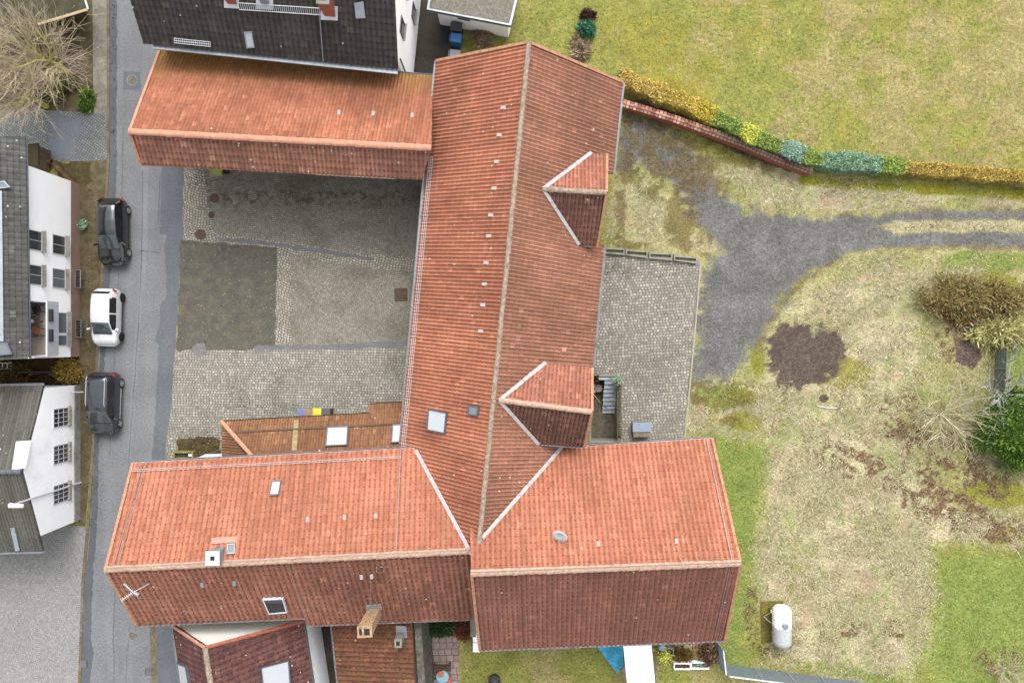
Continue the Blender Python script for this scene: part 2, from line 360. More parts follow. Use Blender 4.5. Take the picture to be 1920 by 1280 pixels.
M['sidewalk'] = mossyground('mossy_pavement', S(128, 120, 98), S(108, 98, 72), S(84, 72, 48), 1.4)
M['sidewalk_pale'] = mossyground('pale_pavement', S(176, 172, 158), S(150, 146, 132), S(118, 116, 100), 1.2)
M['mossbed'] = mossyground('mossy_bed', S(112, 100, 62), S(90, 80, 50), S(66, 56, 36), 2.2, S(170, 165, 150))
M['mossrect'] = mossyground('moss_covered_concrete', S(122, 117, 102), S(108, 105, 94), S(98, 97, 90), 1.4, S(172, 170, 150), .36, .64)
M['kerb'] = mossyground('kerb_stone', S(150, 140, 120), S(130, 116, 96), S(112, 88, 66), 1.5)
M['brownstrip'] = mossyground('mud_strip', S(120, 96, 76), S(98, 78, 60), S(80, 62, 46), 2)
M['gravelroof'] = mossyground('gravel_roofing', S(172, 168, 158), S(140, 134, 122), S(100, 96, 84), 9)
M['mossroof'] = mossyground('mossy_felt', S(108, 106, 84), S(82, 80, 62), S(66, 58, 42), 1.6, S(165, 165, 150))
M['rust'] = mossyground('rusty_patch', S(118, 98, 82), S(108, 90, 78), S(100, 86, 74), 3)
M['greypatch'] = mossyground('grey_patch', S(148, 146, 142), S(138, 137, 134), S(128, 127, 122), 3)
M['water'] = asphalt('puddle_tone', S(126, 132, 140), .1, .12)
M['deck'] = mossyground('wet_deck', S(140, 134, 118), S(112, 106, 90), S(92, 86, 70), 2)

def leafm(name, stops, rough=.75, tr=0.0):
    g = G(name); i = g.island(); n = g.noise(1.3, 4, .6)
    k = g.math('ADD', g.math('MULTIPLY', i, .7), g.math('MULTIPLY', n, .3))
    col = g.ramp(k, [(.15 + .7 * j / max(1, len(stops) - 1), c) for j, c in enumerate(stops)])
    return g.out(col, rough, None, spec=.2)
KL = 1.3; KH = .98
M['lf_tan'] = leafm('beech_leaf', [S(135, 112, 55, KH), S(178, 152, 80, KH), S(200, 176, 100, KH), S(160, 150, 66, KH)])
M['lf_yel'] = leafm('privet_leaf', [S(138, 122, 44, KH), S(178, 160, 62, KH), S(192, 178, 78, KH)])
M['lf_grn'] = leafm('green_leaf', [S(84, 108, 50, KH), S(124, 146, 70, KH), S(156, 168, 88, KH)])
M['lf_bry'] = leafm('golden_leaf', [S(150, 155, 55, KH), S(196, 192, 80, KH), S(212, 208, 105, KH), S(130, 150, 60, KH)])
M['lf_blu'] = leafm('blue_needle', [S(84, 116, 98, KH), S(126, 152, 136, KH), S(164, 182, 168, KH)])
M['lf_tea'] = leafm('teal_needle', [S(84, 118, 90, KH), S(118, 148, 118, KH), S(148, 172, 142, KH)])
M['lf_bro'] = leafm('brown_hedge_leaf', [S(128, 104, 48, KH), S(168, 142, 72, KH), S(182, 160, 88, KH), S(148, 140, 62, KH)])
M['lf_juni'] = leafm('olive_conifer', [S(98, 68, 44, KL), S(136, 112, 70, KL), S(164, 150, 98, KL), S(122, 124, 68, KL)])
M['lf_red'] = leafm('red_brown_leaf', [S(80, 45, 35, KL), S(120, 70, 52, KL), S(150, 95, 70, KL)])
M['lf_bush'] = leafm('bright_bush_leaf', [S(36, 64, 18, KL), S(82, 118, 38, KL), S(138, 168, 70, KL)])
M['lf_pine'] = leafm('dwarf_pine_needle', [S(30, 72, 55, KL), S(62, 118, 90, KL), S(100, 150, 115, KL)])
M['lf_dark'] = leafm('dark_leaf', [S(40, 28, 20, KL), S(70, 48, 38, KL), S(95, 62, 50, KL)])
M['lf_dry'] = leafm('dried_stalk', [S(120, 100, 78, KL), S(165, 145, 118, KL), S(190, 170, 140, KL)])
M['lf_wild'] = leafm('wild_planting', [S(62, 40, 20, KL), S(110, 80, 40, KL), S(120, 110, 50, KL), S(80, 84, 40, KL), S(120, 60, 40, KL)])
M['core'] = plain('twig_core', S(70, 62, 40), .95, .3)
M['coreg'] = plain('green_core', S(48, 62, 34), .95, .3)
M['bark'] = leafm('mossy_bark', [S(120, 116, 66, 1.3), S(168, 164, 84, 1.3), S(190, 182, 110, 1.3)])
M['twig'] = leafm('pale_twig', [S(138, 118, 108, 1.2), S(184, 166, 150, 1.2), S(176, 172, 116, 1.2), S(184, 158, 150, 1.2)])
M['twigy'] = leafm('greyish_twig', [S(150, 142, 112, 1.4), S(188, 180, 146, 1.4), S(205, 198, 165, 1.4)])
M['twiggrey'] = leafm('lichened_twig', [S(140, 142, 135), S(185, 190, 185), S(205, 210, 205)])
M['straw'] = leafm('straw_blade', [S(112, 96, 66), S(190, 174, 134), S(226, 215, 180), S(170, 148, 108), S(160, 168, 108), S(230, 220, 190)])
M['grassb'] = leafm('grass_blade', [S(82, 108, 40), S(132, 152, 62), S(172, 178, 92), S(165, 155, 95)])
M['litter'] = leafm('fallen_leaf', [S(72, 45, 36), S(110, 78, 58), S(150, 118, 88), S(185, 160, 120)])
# ------------------------------------------------------------------ ground: one sheet to the horizon, its cover decided point by point
def vnoise(x, y, sc_, seed):
    L = np.random.default_rng(seed).random((256, 256)); x = np.asarray(x) * sc_ + 91.3; y = np.asarray(y) * sc_ + 47.7
    xi, yi = np.floor(x).astype(int), np.floor(y).astype(int); fx, fy = x - xi, y - yi
    fx, fy = fx * fx * (3 - 2 * fx), fy * fy * (3 - 2 * fy); q = lambda a, b: L[a % 256, b % 256]
    return (q(xi, yi) * (1 - fx) + q(xi + 1, yi) * fx) * (1 - fy) + (q(xi, yi + 1) * (1 - fx) + q(xi + 1, yi + 1) * fx) * fy
def fbm(x, y, sc_, seed, o=4):
    s = 0; a = 1; t = 0
    for i in range(o): s = s + a * vnoise(x, y, sc_ * 2 ** i, seed + i); t += a; a *= .55
    return s / t
def sst(x, a, b): t = np.clip((x - a) / (b - a), 0, 1); return t * t * (3 - 2 * t)
def inside(px, py, poly):
    r = np.zeros(px.shape, bool); n = len(poly); j = n - 1
    for i in range(n):
        xi, yi = poly[i]; xj, yj = poly[j]
        if yi != yj: r ^= ((yi > py) != (yj > py)) & (px < (xj - xi) * (py - yi) / (yj - yi) + xi)
        j = i
    return r
def sdist(px, py, poly):
    d = np.full(px.shape, 1e9); n = len(poly)
    for i in range(n):
        ax, ay = poly[i]; bx, by = poly[(i + 1) % n]; vx, vy = bx - ax, by - ay; L = vx * vx + vy * vy + 1e-9
        t = np.clip(((px - ax) * vx + (py - ay) * vy) / L, 0, 1); d = np.minimum(d, np.hypot(px - ax - t * vx, py - ay - t * vy))
    return np.where(inside(px, py, poly), d, -d)
def polyw(px, py, poly, soft, nz, amp): return sst(sdist(px, py, poly) + (nz - .5) * amp, -np.asarray(soft, float), np.asarray(soft, float))
def blob(px, py, cx, cy, rx, ry, rot=0, nz=None, amp=.9):
    c, s = math.cos(R(rot)), math.sin(R(rot)); dx, dy = px - cx, py - cy
    d = np.hypot((dx * c + dy * s) / rx, (-dx * s + dy * c) / ry)
    if nz is not None: d = d + (nz - .5) * amp
    return sst(1.25 - d, 0, .5)
GRAVEL = [(1168,205),(1205,210),(1260,245),(1310,275),(1335,330),(1352,352),(1400,388),(1470,397),(1560,402),(1640,404),(1700,394),(1800,392),(1920,394),(2300,396),(2300,468),(1920,465),(1780,463),(1660,467),(1590,478),(1540,504),(1500,532),(1462,572),(1435,620),(1412,662),(1395,705),(1350,716),(1296,722),(1300,640),(1310,560),(1316,485),(1342,470),(1330,440),(1300,415),(1265,365),(1240,345),(1195,320),(1160,330)]
MIDGRASS = [(1640,424),(1690,414),(1780,412),(1920,416),(2300,418),(2300,440),(1920,436),(1780,434),(1690,438)]
DRY = [(1420,720),(1440,640),(1490,565),(1560,506),(1650,484),(1740,495),(1745,600),(1720,700),(1700,800),(1760,930),(1860,965),(2300,960),(2300,1035),(1760,1030),(1745,1180),(1700,1290),(1600,1275),(1440,1235),(1412,1100),(1415,950),(1432,840),(1440,780)]
VERGE = [(1330,315),(1420,318),(1540,330),(1920,362),(2300,372),(2300,390),(1920,390),(1700,389),(1640,400),(1480,394),(1395,382),(1340,345)]
GREEN1 = [(1325,815),(1440,835),(1432,900),(1420,1000),(1412,1120),(1400,1250),(1345,1250),(1388,1060),(1360,930)]
GREEN2 = [(1752,1035),(2300,1030),(2300,1500),(1740,1500),(1740,1200)]
SOIL = [(1440,640),(1470,611),(1540,614),(1580,640),(1592,668),(1560,705),(1500,730),(1455,722),(1434,682)]
YARDL = [(862,1205),(1350,1205),(1350,1270),(1700,1290),(2300,1340),(2300,1700),(862,1700)]
def weights(X, Y):
    px, py = 960 + X * F / HC, 640 - Y * F / HC
    n1, n2, n3, n4 = fbm(X, Y, .35, 1), fbm(X, Y, .9, 11), fbm(X, Y, 2.2, 21), fbm(X, Y, .12, 31)
    W = {}
    north = sst(-sdist(px, py, [(1150,80),(1150,130),(1330,210),(1500,290),(1600,305),(2300,345),(2300,3000),(-3000,3000),(-3000,80)]), -8, 8)
    right = np.clip((px - 1150) / 900, 0, 1)
    W['tan'] = np.maximum(north * sst(n1 * .5 + n2 * .35 + n3 * .15 + right * .2 - .01, .42, .7), polyw(px, py, YARDL, 10, n1, 20) * sst(n1, .42, .6) * .9)
    W['tan'] = np.maximum(W['tan'], blob(px, py, 910, 60, 26, 40, 0, n2) * .9)
    W['gold'] = north * sst(n4 * .5 + n1 * .5 + (px - 1050) / 3200 - .02, .44, .68) * sst(n2, .3, .55)
    W['gold'] = np.maximum(W['gold'], north * blob(px, py, 1230, 110, 130, 80, 20, n1) * .75)
    dry = np.maximum(polyw(px, py, DRY, 40, n1 * .5 + n2 * .5, 110), polyw(px, py, VERGE, 8, n2, 26) * sst(n2, .3, .5))
    dry = np.maximum(dry, blob(px, py, 1195, 402, 58, 62, 0, n2) * .8); dry = np.maximum(dry, polyw(px, py, MIDGRASS, 5, n2, 14) * .85)
    dry = np.maximum(dry, blob(px, py, 1440, 290 + 50, 90, 34, 12, n2) * .8)
    dry = np.maximum(dry, polyw(px, py, [(1290,720),(1400,700),(1440,720),(1440,830),(1330,815),(1285,800)], 8, n2, 26) * sst(n2, .3, .55))
    dry = np.maximum(dry, blob(px, py, 1310, 458, 32, 12, 8, n2))
    south = sst(sdist(px, py, [(1175,215),(1330,285),(1500,335),(1640,350),(2300,385),(2300,1030),(1750,1030),(1740,1215),(1430,1215),(1440,840),(1285,820),(1290,700),(1140,480),(1140,300)]), -10, 14)
    dry = np.maximum(dry, south * (.40 + .35 * n2)); W['dry'] = dry
    g = np.maximum(polyw(px, py, GREEN1, 34, n2 * .5 + n3 * .5, 90), polyw(px, py, GREEN2, 40, n2 * .5 + n3 * .5, 100))
    g = np.maximum(g, blob(px, py, 1850, 490, 90, 22, 0, n2) * .9); g = np.maximum(g, blob(px, py, 1905, 680, 22, 80, 0, n2) * .9)
    g = np.maximum(g, blob(px, py, 1360, 745, 50, 25, 0, n2) * .7); g = np.maximum(g, blob(px, py, 1215, 400, 40, 40, 0, n3) * .35)
    g = np.maximum(g, blob(px, py, 1600, 1262, 90, 14, 12, n3) * .7); g = np.maximum(g, dry * sst(n3 * .4 + n1 * .6, .48, .66) * .5)
    W['green'] = g
    ym = polyw(px, py, [(1500,326),(1600,338),(1920,352),(2300,362),(2300,378),(1920,376),(1600,356),(1500,345)], 8, n2, 16)
    for b in [(1392,788,40,20,5),(1395,745,30,16,0),(1580,700,60,30,0),(1870,930,70,30,0),(1900,1000,60,20,0),(1850,545,60,40,0),(1420,655,14,50,0),(1480,545,60,12,-42)]:
        ym = np.maximum(ym, blob(px, py, *b, n2) * .75)
    W['moss'] = ym
    gr = polyw(px, py, GRAVEL, np.where(px > 1560, 9, 20), n2 * .5 + n3 * .5, np.where(px > 1560, 22, 70)); gr = gr * (1 - polyw(px, py, MIDGRASS, 5, n2, 14) * .92)
    gr = gr * (1 - .8 * blob(px, py, 1195, 402, 58, 62, 0, n2)); W['gravel'] = gr
    bm = 0
    for b in [(1178,235,14,35,0),(1178,310,22,36,0),(1255,268,58,22,10),(1350,290,52,30,12),(1272,400,24,46,-15),(1285,445,36,26,0),(1235,325,55,16,5),(1215,300,20,16,0),(1330,300,40,30,0),(1380,745,60,30,0),(1310,735,25,20,0),(1370,790,22,14,0),(1165,395,14,60,0),(1200,290,60,40,0),(1300,330,60,40,30),(1240,340,50,40,0),(1280,430,44,50,0),(1225,235,30,26,0),(1400,300,60,22,20),(1180,460,40,12,0)]:
        bm = np.maximum(bm, blob(px, py, *b, n2, 1.7) * .76)
    bm = np.maximum(bm, sst(np.abs(sdist(px, py, GRAVEL[13:24])) * -1 + 9, 0, 8) * sst(n2, .3, .55) * .6 * (px > 1390)); ring = sst(14 - np.abs(sdist(px, py, GRAVEL) + 2), 0, 12) * sst(n2 * .6 + n3 * .4, .36, .58) * .6
    W['bmoss'] = np.maximum(bm * sst(n3 + n2, .62, .9), ring)
    lit = 0
    for b in [(1780,890,60,50,0),(1735,850,60,34,0),(1820,960,70,30,10),(1690,770,40,30,0),(1800,620,40,60,0),(1590,1185,42,16,-32),(1672,1183,26,20,0),(1455,1212,46,22,0),(1408,1150,14,60,0),(1875,1240,50,25,10),(1088,92,20,34,10),(1104,30,14,14,0),(1840,985,70,18,-5),(1600,850,90,12,20),(1690,920,100,14,22),(1545,748,10,8,0),(1290,1222,60,16,0),(1655,890,40,20,30),(1330,1230,16,26,0),(1800,840,70,50,0),(1760,945,90,36,12),(1850,900,60,40,0),(1700,800,50,40,0),(1560,870,50,20,20),(1890,1000,60,20,0),(1440,290,70,16,22)]:
        lit = np.maximum(lit, blob(px, py, *b, n2, 1.5))
    W['litter'] = lit * sst(fbm(X, Y, 3.2, 55) * .65 + n2 * .35, .35, .54)
    W['soil'] = np.maximum(polyw(px, py, SOIL, 22, n3 * .6 + n2 * .4, 70), polyw(px, py, [(1175,185),(1260,200),(1400,262),(1500,318),(1480,322),(1380,290),(1250,222),(1172,205)], 5, n2, 10) * .8)
    W['soil'] = np.maximum(W['soil'], blob(px, py, 1545, 746, 9, 7, 0, n3)); W['soil'] = np.maximum(W['soil'], blob(px, py, 1815, 665, 26, 26, 0, n3) * .8)
    return W
dense_x = np.concatenate([np.arange(-40, -4.01, .6), np.arange(-4, 36.01, .13)]); dense_y = np.arange(-25, 25.01, .13)
gx = np.concatenate([[-900, -300, -120, -60], dense_x, [42, 55, 80, 150, 400, 900]]); gy = np.concatenate([[-900, -300, -120, -50, -30], dense_y, [30, 50, 120, 300, 900]])
GX, GY = np.meshgrid(gx, gy); nx, ny = len(gx), len(gy)
ii = (np.arange(ny - 1)[:, None] * nx + np.arange(nx - 1)[None, :]).ravel()
faces = np.stack([ii, ii + 1, ii + 1 + nx, ii + nx], 1)
# the basement stair pit behind the barn is a real hole
PIT = [P(1108, 706), P(1158, 826)]; px0, px1, py0, py1 = PIT[0].x, PIT[1].x, PIT[1].y, PIT[0].y
fc = np.stack([GX.ravel()[faces].mean(1), GY.ravel()[faces].mean(1)], 1)
keep = ~((fc[:, 0] > px0) & (fc[:, 0] < px1) & (fc[:, 1] > py0) & (fc[:, 1] < py1)); faces = faces[keep]
me = bpy.data.meshes.new("ground")
co = np.stack([GX.ravel(), GY.ravel(), np.zeros(nx * ny)], 1)
me.from_pydata(co.tolist(), [], faces.tolist())
WT = weights(GX.ravel(), GY.ravel())
for k_, v_ in WT.items():
    a = me.attributes.new('w_' + k_, 'FLOAT', 'POINT'); a.data.foreach_set('value', np.broadcast_to(np.asarray(v_, np.float32), (nx * ny,)).copy())
g = G('garden_ground'); fine = g.noise(3.2, 6, .75); mid = g.noise(1.0, 5, .65); hi = g.noise(5.5, 5, .8); sp = g.noise(11, 5, .85)
mot = g.math('ADD', g.math('MULTIPLY', fine, .6), g.math('MULTIPLY', g.noise(9, 4, .8), .4))
def wmix(col, key, c, amp=.55, lo=.32, hi_=.62):
    amp *= 1.9; lo -= .08; hi_ += .12
    wv = g.math('ADD', g.attr('w_' + key), g.math('MULTIPLY', g.math('SUBTRACT', mot, .5), amp))
    return g.mix(g.ss(wv, lo, hi_), col, c)
lawn = g.ramp(g.math('ADD', g.math('MULTIPLY', mid, .6), g.math('MULTIPLY', fine, .4)), [(.3, S(138, 143, 68)), (.5, S(164, 162, 84)), (.7, S(186, 177, 106))])
tan = g.ramp(fine, [(.3, S(160, 142, 90)), (.5, S(178, 162, 112)), (.72, S(198, 184, 140))])
gold = g.ramp(fine, [(.3, S(148, 142, 52)), (.5, S(168, 156, 64)), (.7, S(180, 164, 84))])
dryc = g.ramp(fine, [(.28, S(140, 126, 90)), (.42, S(190, 175, 136)), (.52, S(212, 200, 166)), (.6, S(184, 180, 126)), (.72, S(216, 200, 170))])
dv = lambda loc: g.N('Mapping', {'Vector': g.obj, 'Location': loc}).outputs[0]
dryc = g.mix(g.math('MULTIPLY', g.ss(g.noise(.28, 5, .65, vec=dv((5, 9, 0))), .44, .62), .7), dryc, S(168, 172, 118)); dryc = g.mix(g.math('MULTIPLY', g.ss(g.noise(.5, 5, .65, vec=dv((50, 3, 0))), .5, .66), .75), dryc, S(196, 170, 140))
dryc = g.mix(g.math('MULTIPLY', g.ss(g.noise(1.5, 6, .75, vec=dv((11, 70, 0))), .56, .68), .65), dryc, S(108, 96, 66)); dryc = g.scale(dryc, g.ss(g.noise(.18, 3, .5, vec=dv((80, 3, 0))), .3, .7, .9, 1.1))
grn = g.ramp(fine, [(.3, S(108, 130, 60)), (.5, S(142, 158, 82)), (.7, S(164, 172, 102))])
ymo = g.ramp(fine, [(.3, S(118, 118, 30)), (.5, S(152, 148, 48)), (.7, S(172, 158, 80))])
grv = g.scale(g.ramp(fine, [(.3, S(104, 103, 101)), (.5, S(124, 123, 121)), (.7, S(147, 145, 141))]), g.ss(g.noise(.6, 6, .75), .3, .7, .84, 1.12))
bmo = g.ramp(fine, [(.3, S(84, 70, 42)), (.5, S(112, 94, 54)), (.7, S(146, 130, 78))])
lit = g.ramp(g.noise(6, 5, .8), [(.35, S(78, 56, 42)), (.5, S(122, 98, 72)), (.66, S(186, 168, 130))])
soi = g.ramp(fine, [(.3, S(88, 74, 64)), (.5, S(106, 92, 82)), (.7, S(128, 114, 102))])
col = wmix(lawn, 'gold', gold, .9, .1, 1.0); col = wmix(col, 'tan', tan, 1.0, .15, 1.05); col = wmix(col, 'dry', dryc, .8, .25, .8); col = wmix(col, 'green', grn, .8, .3, .8)
col = wmix(col, 'moss', ymo, .8, .35, .8); col = wmix(col, 'gravel', grv, .8, .2, .95); col = wmix(col, 'bmoss', bmo, 1.0, .2, 1.0); col = wmix(col, 'litter', lit, 1.0, .3, .9); col = wmix(col, 'soil', soi, .5)
col = g.scale(col, g.ss(g.noise(.7, 5, .7), .3, .7, .80, 1.16)); col = g.scale(col, g.ss(hi, .3, .7, .66, 1.3)); col = g.scale(col, g.ss(sp, .3, .7, .76, 1.24))
me.materials.append(g.out(col, .95, g.bump(g.math('ADD', hi, sp), .7, .05), spec=.12))
ground = struct(finish(bpy.data.objects.new("ground", me)))

# loose blades: uncountable grass in the garden
def blades(name, n, region, key, mat, lmin, lmax, wd, lift=.35, thr=.25, region2=None):
    X = rng.uniform(region[0], region[1], n); Y = rng.uniform(region[2], region[3], n); Wn = weights(X, Y)
    wv = key(Wn, X, Y); k = rng.random(n) * .9 + .05 < wv; X, Y = X[k], Y[k]; m = len(X)
    an = rng.uniform(0, 2 * math.pi, m) + fbm(X, Y, .5, 77) * 6; L = rng.uniform(lmin, lmax, m); up = rng.uniform(.05, lift, m)
    d = np.stack([np.cos(an), np.sin(an), up], 1); s = np.stack([-np.sin(an), np.cos(an), np.zeros(m)], 1) * wd * rng.uniform(.6, 1.4, m)[:, None]
    B = np.stack([X, Y, np.full(m, .005)], 1); V = np.empty((m, 3, 3)); V[:, 0] = B - s; V[:, 1] = B + s; V[:, 2] = B + d * L[:, None]
    return tag(raw_mesh(name, V.reshape(-1, 3), 3, mat), kind='stuff')
def k_dry(Wn, X, Y):
    px, py = 960 + X * F / HC, 640 - Y * F / HC
    ok = ~((px < 1316 - (py - 480) * .09) & (py > 462) & (py < 840))
    return ok * np.clip(Wn['dry'] * 1.1 - Wn['soil'] * 1.1 - Wn['gravel'] * .95 - Wn['bmoss'] * .8 - Wn['moss'] * .7 - Wn['green'] * .3, 0, 1)
def k_grn(Wn, X, Y):
    px, py = 960 + X * F / HC, 640 - Y * F / HC
    ok = (px > 1330) | (py < 140) | (py > 1215)
    return np.clip(1 - Wn['dry'] - Wn['gravel'] * 1.3 - Wn['soil'] - Wn['tan'] * .6 - Wn['litter'] * .6 + Wn['green'] * .7, 0, 1) * ok * .8
blades("dry_grass", 150000, (6, 34, -23, 13), lambda Wn, X, Y: k_dry(Wn, X, Y) * sst(fbm(X, Y, .8, 301), .38, .62) * .9 + .05 * k_dry(Wn, X, Y), M['straw'], .14, .42, .024, .4)
blades("green_grass", 150000, (-3, 34, -23, 23), k_grn, M['grassb'], .09, .26, .024)
blades("leaf_litter", 42000, (6, 34, -23, 23), lambda Wn, X, Y: np.clip(Wn['litter'] * 1.4, 0, 1) * (X > 3), M['litter'], .06, .14, .035, .25)

# ------------------------------------------------------------------ road, pavements, yards
z1, z2, z3, z4 = .006, .012, .018, .024
def ext(px): return px
road = [(203,-900),(203,0),(205,300),(194,500),(184,660),(182,800),(168,1000),(157,1100),(150,1280),(135,1900),(320,1900),(292,1280),(288,1180),(300,860),(318,640),(322,500),(345,310),(345,150),(330,60),(300,0),(280,-900)]
sheet("road", road, z1, M['asphalt'])
sheet("footway", [(304,300),(346,300),(343,450),(337,520),(330,640),(322,760),(312,830),(310,868),(284,868),(290,800),(295,700),(298,648),(290,640),(297,618),(302,570),(312,556),(311,500),(308,462),(313,440),(300,438)], z2, M['asphalt_d'])
sheet("footway", [(291,1160),(330,1160),(345,1290),(400,1900),(325,1900),(296,1290)], z2, M['asphalt_d'])
sheet("gutter_channel", [(206,-300),(219,-300),(219,300),(216,420),(206,520),(200,640),(194,700),(186,830),(182,990),(174,1080),(171,1200),(176,1225),(172,1250),(168,1290),(152,1290),(158,1100),(169,1000),(177,830),(186,690),(188,640),(196,500),(205,300)], z2, M['gutter'])
sheet("gutter_stones", [(281,1172),(291,1172),(296,1290),(284,1290)], z3, M['kerb'])
sheet("road_repair", [(231,135),(264,135),(264,169),(232,169)], z2, M['asphalt_d'])
for pl in ([(224,1240),(229,1237),(232,1255),(230,1266),(224,1262)], [(268,1212),(275,1209),(277,1219),(270,1223)]): sheet("road_repair", pl, z2, M['patch'])
sheet("road_repair", [(265,312),(278,312),(276,470),(262,640),(246,860),(238,860),(252,640),(266,470)], z2 - .003, asphalt('worn_asphalt', S(142, 143, 145), .22, .08))
# left side
sheet("pavement", [(148,-300),(202,-300),(202,205),(201,300),(192,480),(182,660),(180,700),(172,830),(160,985),(148,985),(150,700),(150,345),(135,345),(120,205),(148,150)], .03, M['sidewalk'], .03)
sheet("pavement", [(172,-200),(201,-200),(202,215),(176,215)], .034, M['sidewalk_pale'])
sheet("kerb", [(200,-300),(206,-300),(206,300),(195,500),(185,660),(178,830),(167,1000),(158,1090),(152,1280),(140,1900),(134,1900),(147,1280),(153,1090),(162,990),(173,830),(181,660),(190,500),(201,300)], .04, M['kerb'], .04)
sheet("cobbled_yard", [(-900,205),(40,205),(176,212),(202,215),(203,300),(150,303),(105,302),(60,300),(-900,300)], .036, M['cob_blue'])
PUDDLES = [(118,277,.85),(112,234,.8),(140,240,.6)]
sheet("cobbled_plaza", [(-900,985),(148,985),(162,990),(153,1090),(147,1280),(138,1900),(-900,1900)], .032, M['cob_plaza'])
sheet("muddy_yard", [(-200,-60),(175,-60),(175,214),(140,210),(40,206),(-200,206)], .026, mossyground('leafy_soil', S(120, 108, 100), S(98, 88, 76), S(88, 82, 44), 1.0))
sheet("flower_bed", [(108,305),(172,305),(172,340),(160,350),(150,350),(108,330)], .037, M['mossbed'])
# courtyard between the wings
CY = [(346,250),(850,250),(850,870),(310,868),(312,830),(322,760),(330,640),(337,520),(343,450)]
sheet("courtyard", CY, z1 + .004, M['cob_arc'])
sheet("courtyard_edge", [(346,318),(385,318),(388,352),(392,392),(402,440),(520,462),(545,465),(545,652),(516,652),(520,466),(343,449)], z2 + .004, M['cob_light'])
sheet("courtyard_edge", [(392,436),(640,470),(800,488),(800,512),(640,496),(392,448)], z2 + .007, M['cob_light'])
sheet("courtyard_lower", [(328,656),(850,648),(850,870),(311,868),(313,830),(322,760)], z2 + .004, M['cob_rows'])
sheet("moss_covered_slab", [(339,450),(521,465),(515,654),(331,657)], z3 + .004, M['mossrect'])
sheet("repair_strip", [(412,446),(470,449),(640,473),(700,484),(696,489),(640,481),(520,462),(410,452)], z4, M['patch'])
sheet("repair_strip", [(486,648),(640,645),(766,637),(766,650),(640,655),(486,656)], z4, M['patch'])
def disc(name, px, py, r, z, mat, n=22, wob=.12):
    c = P(px, py); pts = []
    for i in range(n):
        a = 2 * math.pi * i / n; q = r * (1 + random.uniform(-wob, wob)); pts.append(Vector((c.x + q * math.cos(a), c.y + q * math.sin(a), z - .003)))
    return struct(MB().prism(pts, (0, 0, .003)).build(name, mat))
for x_, y_, r_ in PUDDLES: disc("puddle", x_, y_, r_, .041 + .001 * PUDDLES.index((x_, y_, r_)), M['water'], 30, .22)
for pl in ([(268,320),(266,470),(258,640),(246,800),(240,868)], [(231,240),(229,380),(222,520),(214,690),(206,860)], [(300,330),(297,420)], [(243,1175),(238,1230),(236,1290)], [(216,1090),(213,1180),(214,1290)], [(262,470),(300,474)]):
    m = MB()
    for q0, q1 in zip(pl, pl[1:]):
        pa = [P(q0[0] + (q1[0]-q0[0]) * k / 5 + (random.uniform(-.9, .9) if 0 < k < 5 else 0), q0[1] + (q1[1]-q0[1]) * k / 5) for k in range(6)]
        for u_, v_ in zip(pa, pa[1:]): w_ = random.uniform(.02, .045); s_ = (v_ - u_).normalized().cross(Vector((0, 0, 1))) * w_; m.prism([u_ - s_ + Vector((0, 0, z2 - .001)), v_ - s_ + Vector((0, 0, z2 - .001)), v_ + s_ + Vector((0, 0, z2 - .001)), u_ + s_ + Vector((0, 0, z2 - .001))], (0, 0, .002))
    struct(m.build("road_crack", M['asphalt_d']))
disc("rusty_patch", 376, 440, .36, z4 + .004, M['rust']); disc("grey_patch", 374, 655, .46, z4 + .004, M['greypatch']); disc("grey_patch", 485, 655, .3, z4 + .004, M['greypatch'])
disc("rusty_patch", 397, 403, .22, z4 + .002, M['rust']); disc("rusty_patch", 402, 372, .3, z4 + .002, M['rust'])
sheet("flower_bed", [(333,822),(400,818),(414,826),(413,856),(330,858)], z4, M['mossbed'])
# behind: terrace, back yards
sheet("terrace", [(1115,470),(1312,488),(1306,560),(1292,700),(1281,830),(1160,845),(1159,826),(1159,705),(1108,705),(1080,705),(1090,600)], z1 + .004, M['cob_ter'])
sheet("terrace", [(1080,827),(1160,827),(1160,850),(1080,850)], z1 + .004, M['cob_ter'])
sheet("back_yard", [(740,-200),(872,-200),(872,30),(866,80),(862,112),(830,150),(740,160)], z1, M['yard'])
sheet("slab_terrace", [(782,1160),(858,1160),(862,1290),(880,1900),(800,1900),(788,1290)], z1 + .004, M['slabs'])
sheet("bed_soil", [(-200,664),(150,664),(150,728),(-200,728)], .036, mossyground('bed_soil', S(96, 76, 48), S(72, 56, 36), S(104, 92, 50), 1.6), .03)
sheet("side_alley", [(560,1120),(800,1120),(800,1500),(560,1500)], .003, M['yard'])
M['vent'] = plain('greyed_vent_cap', S(196, 186, 182), .6, .12)
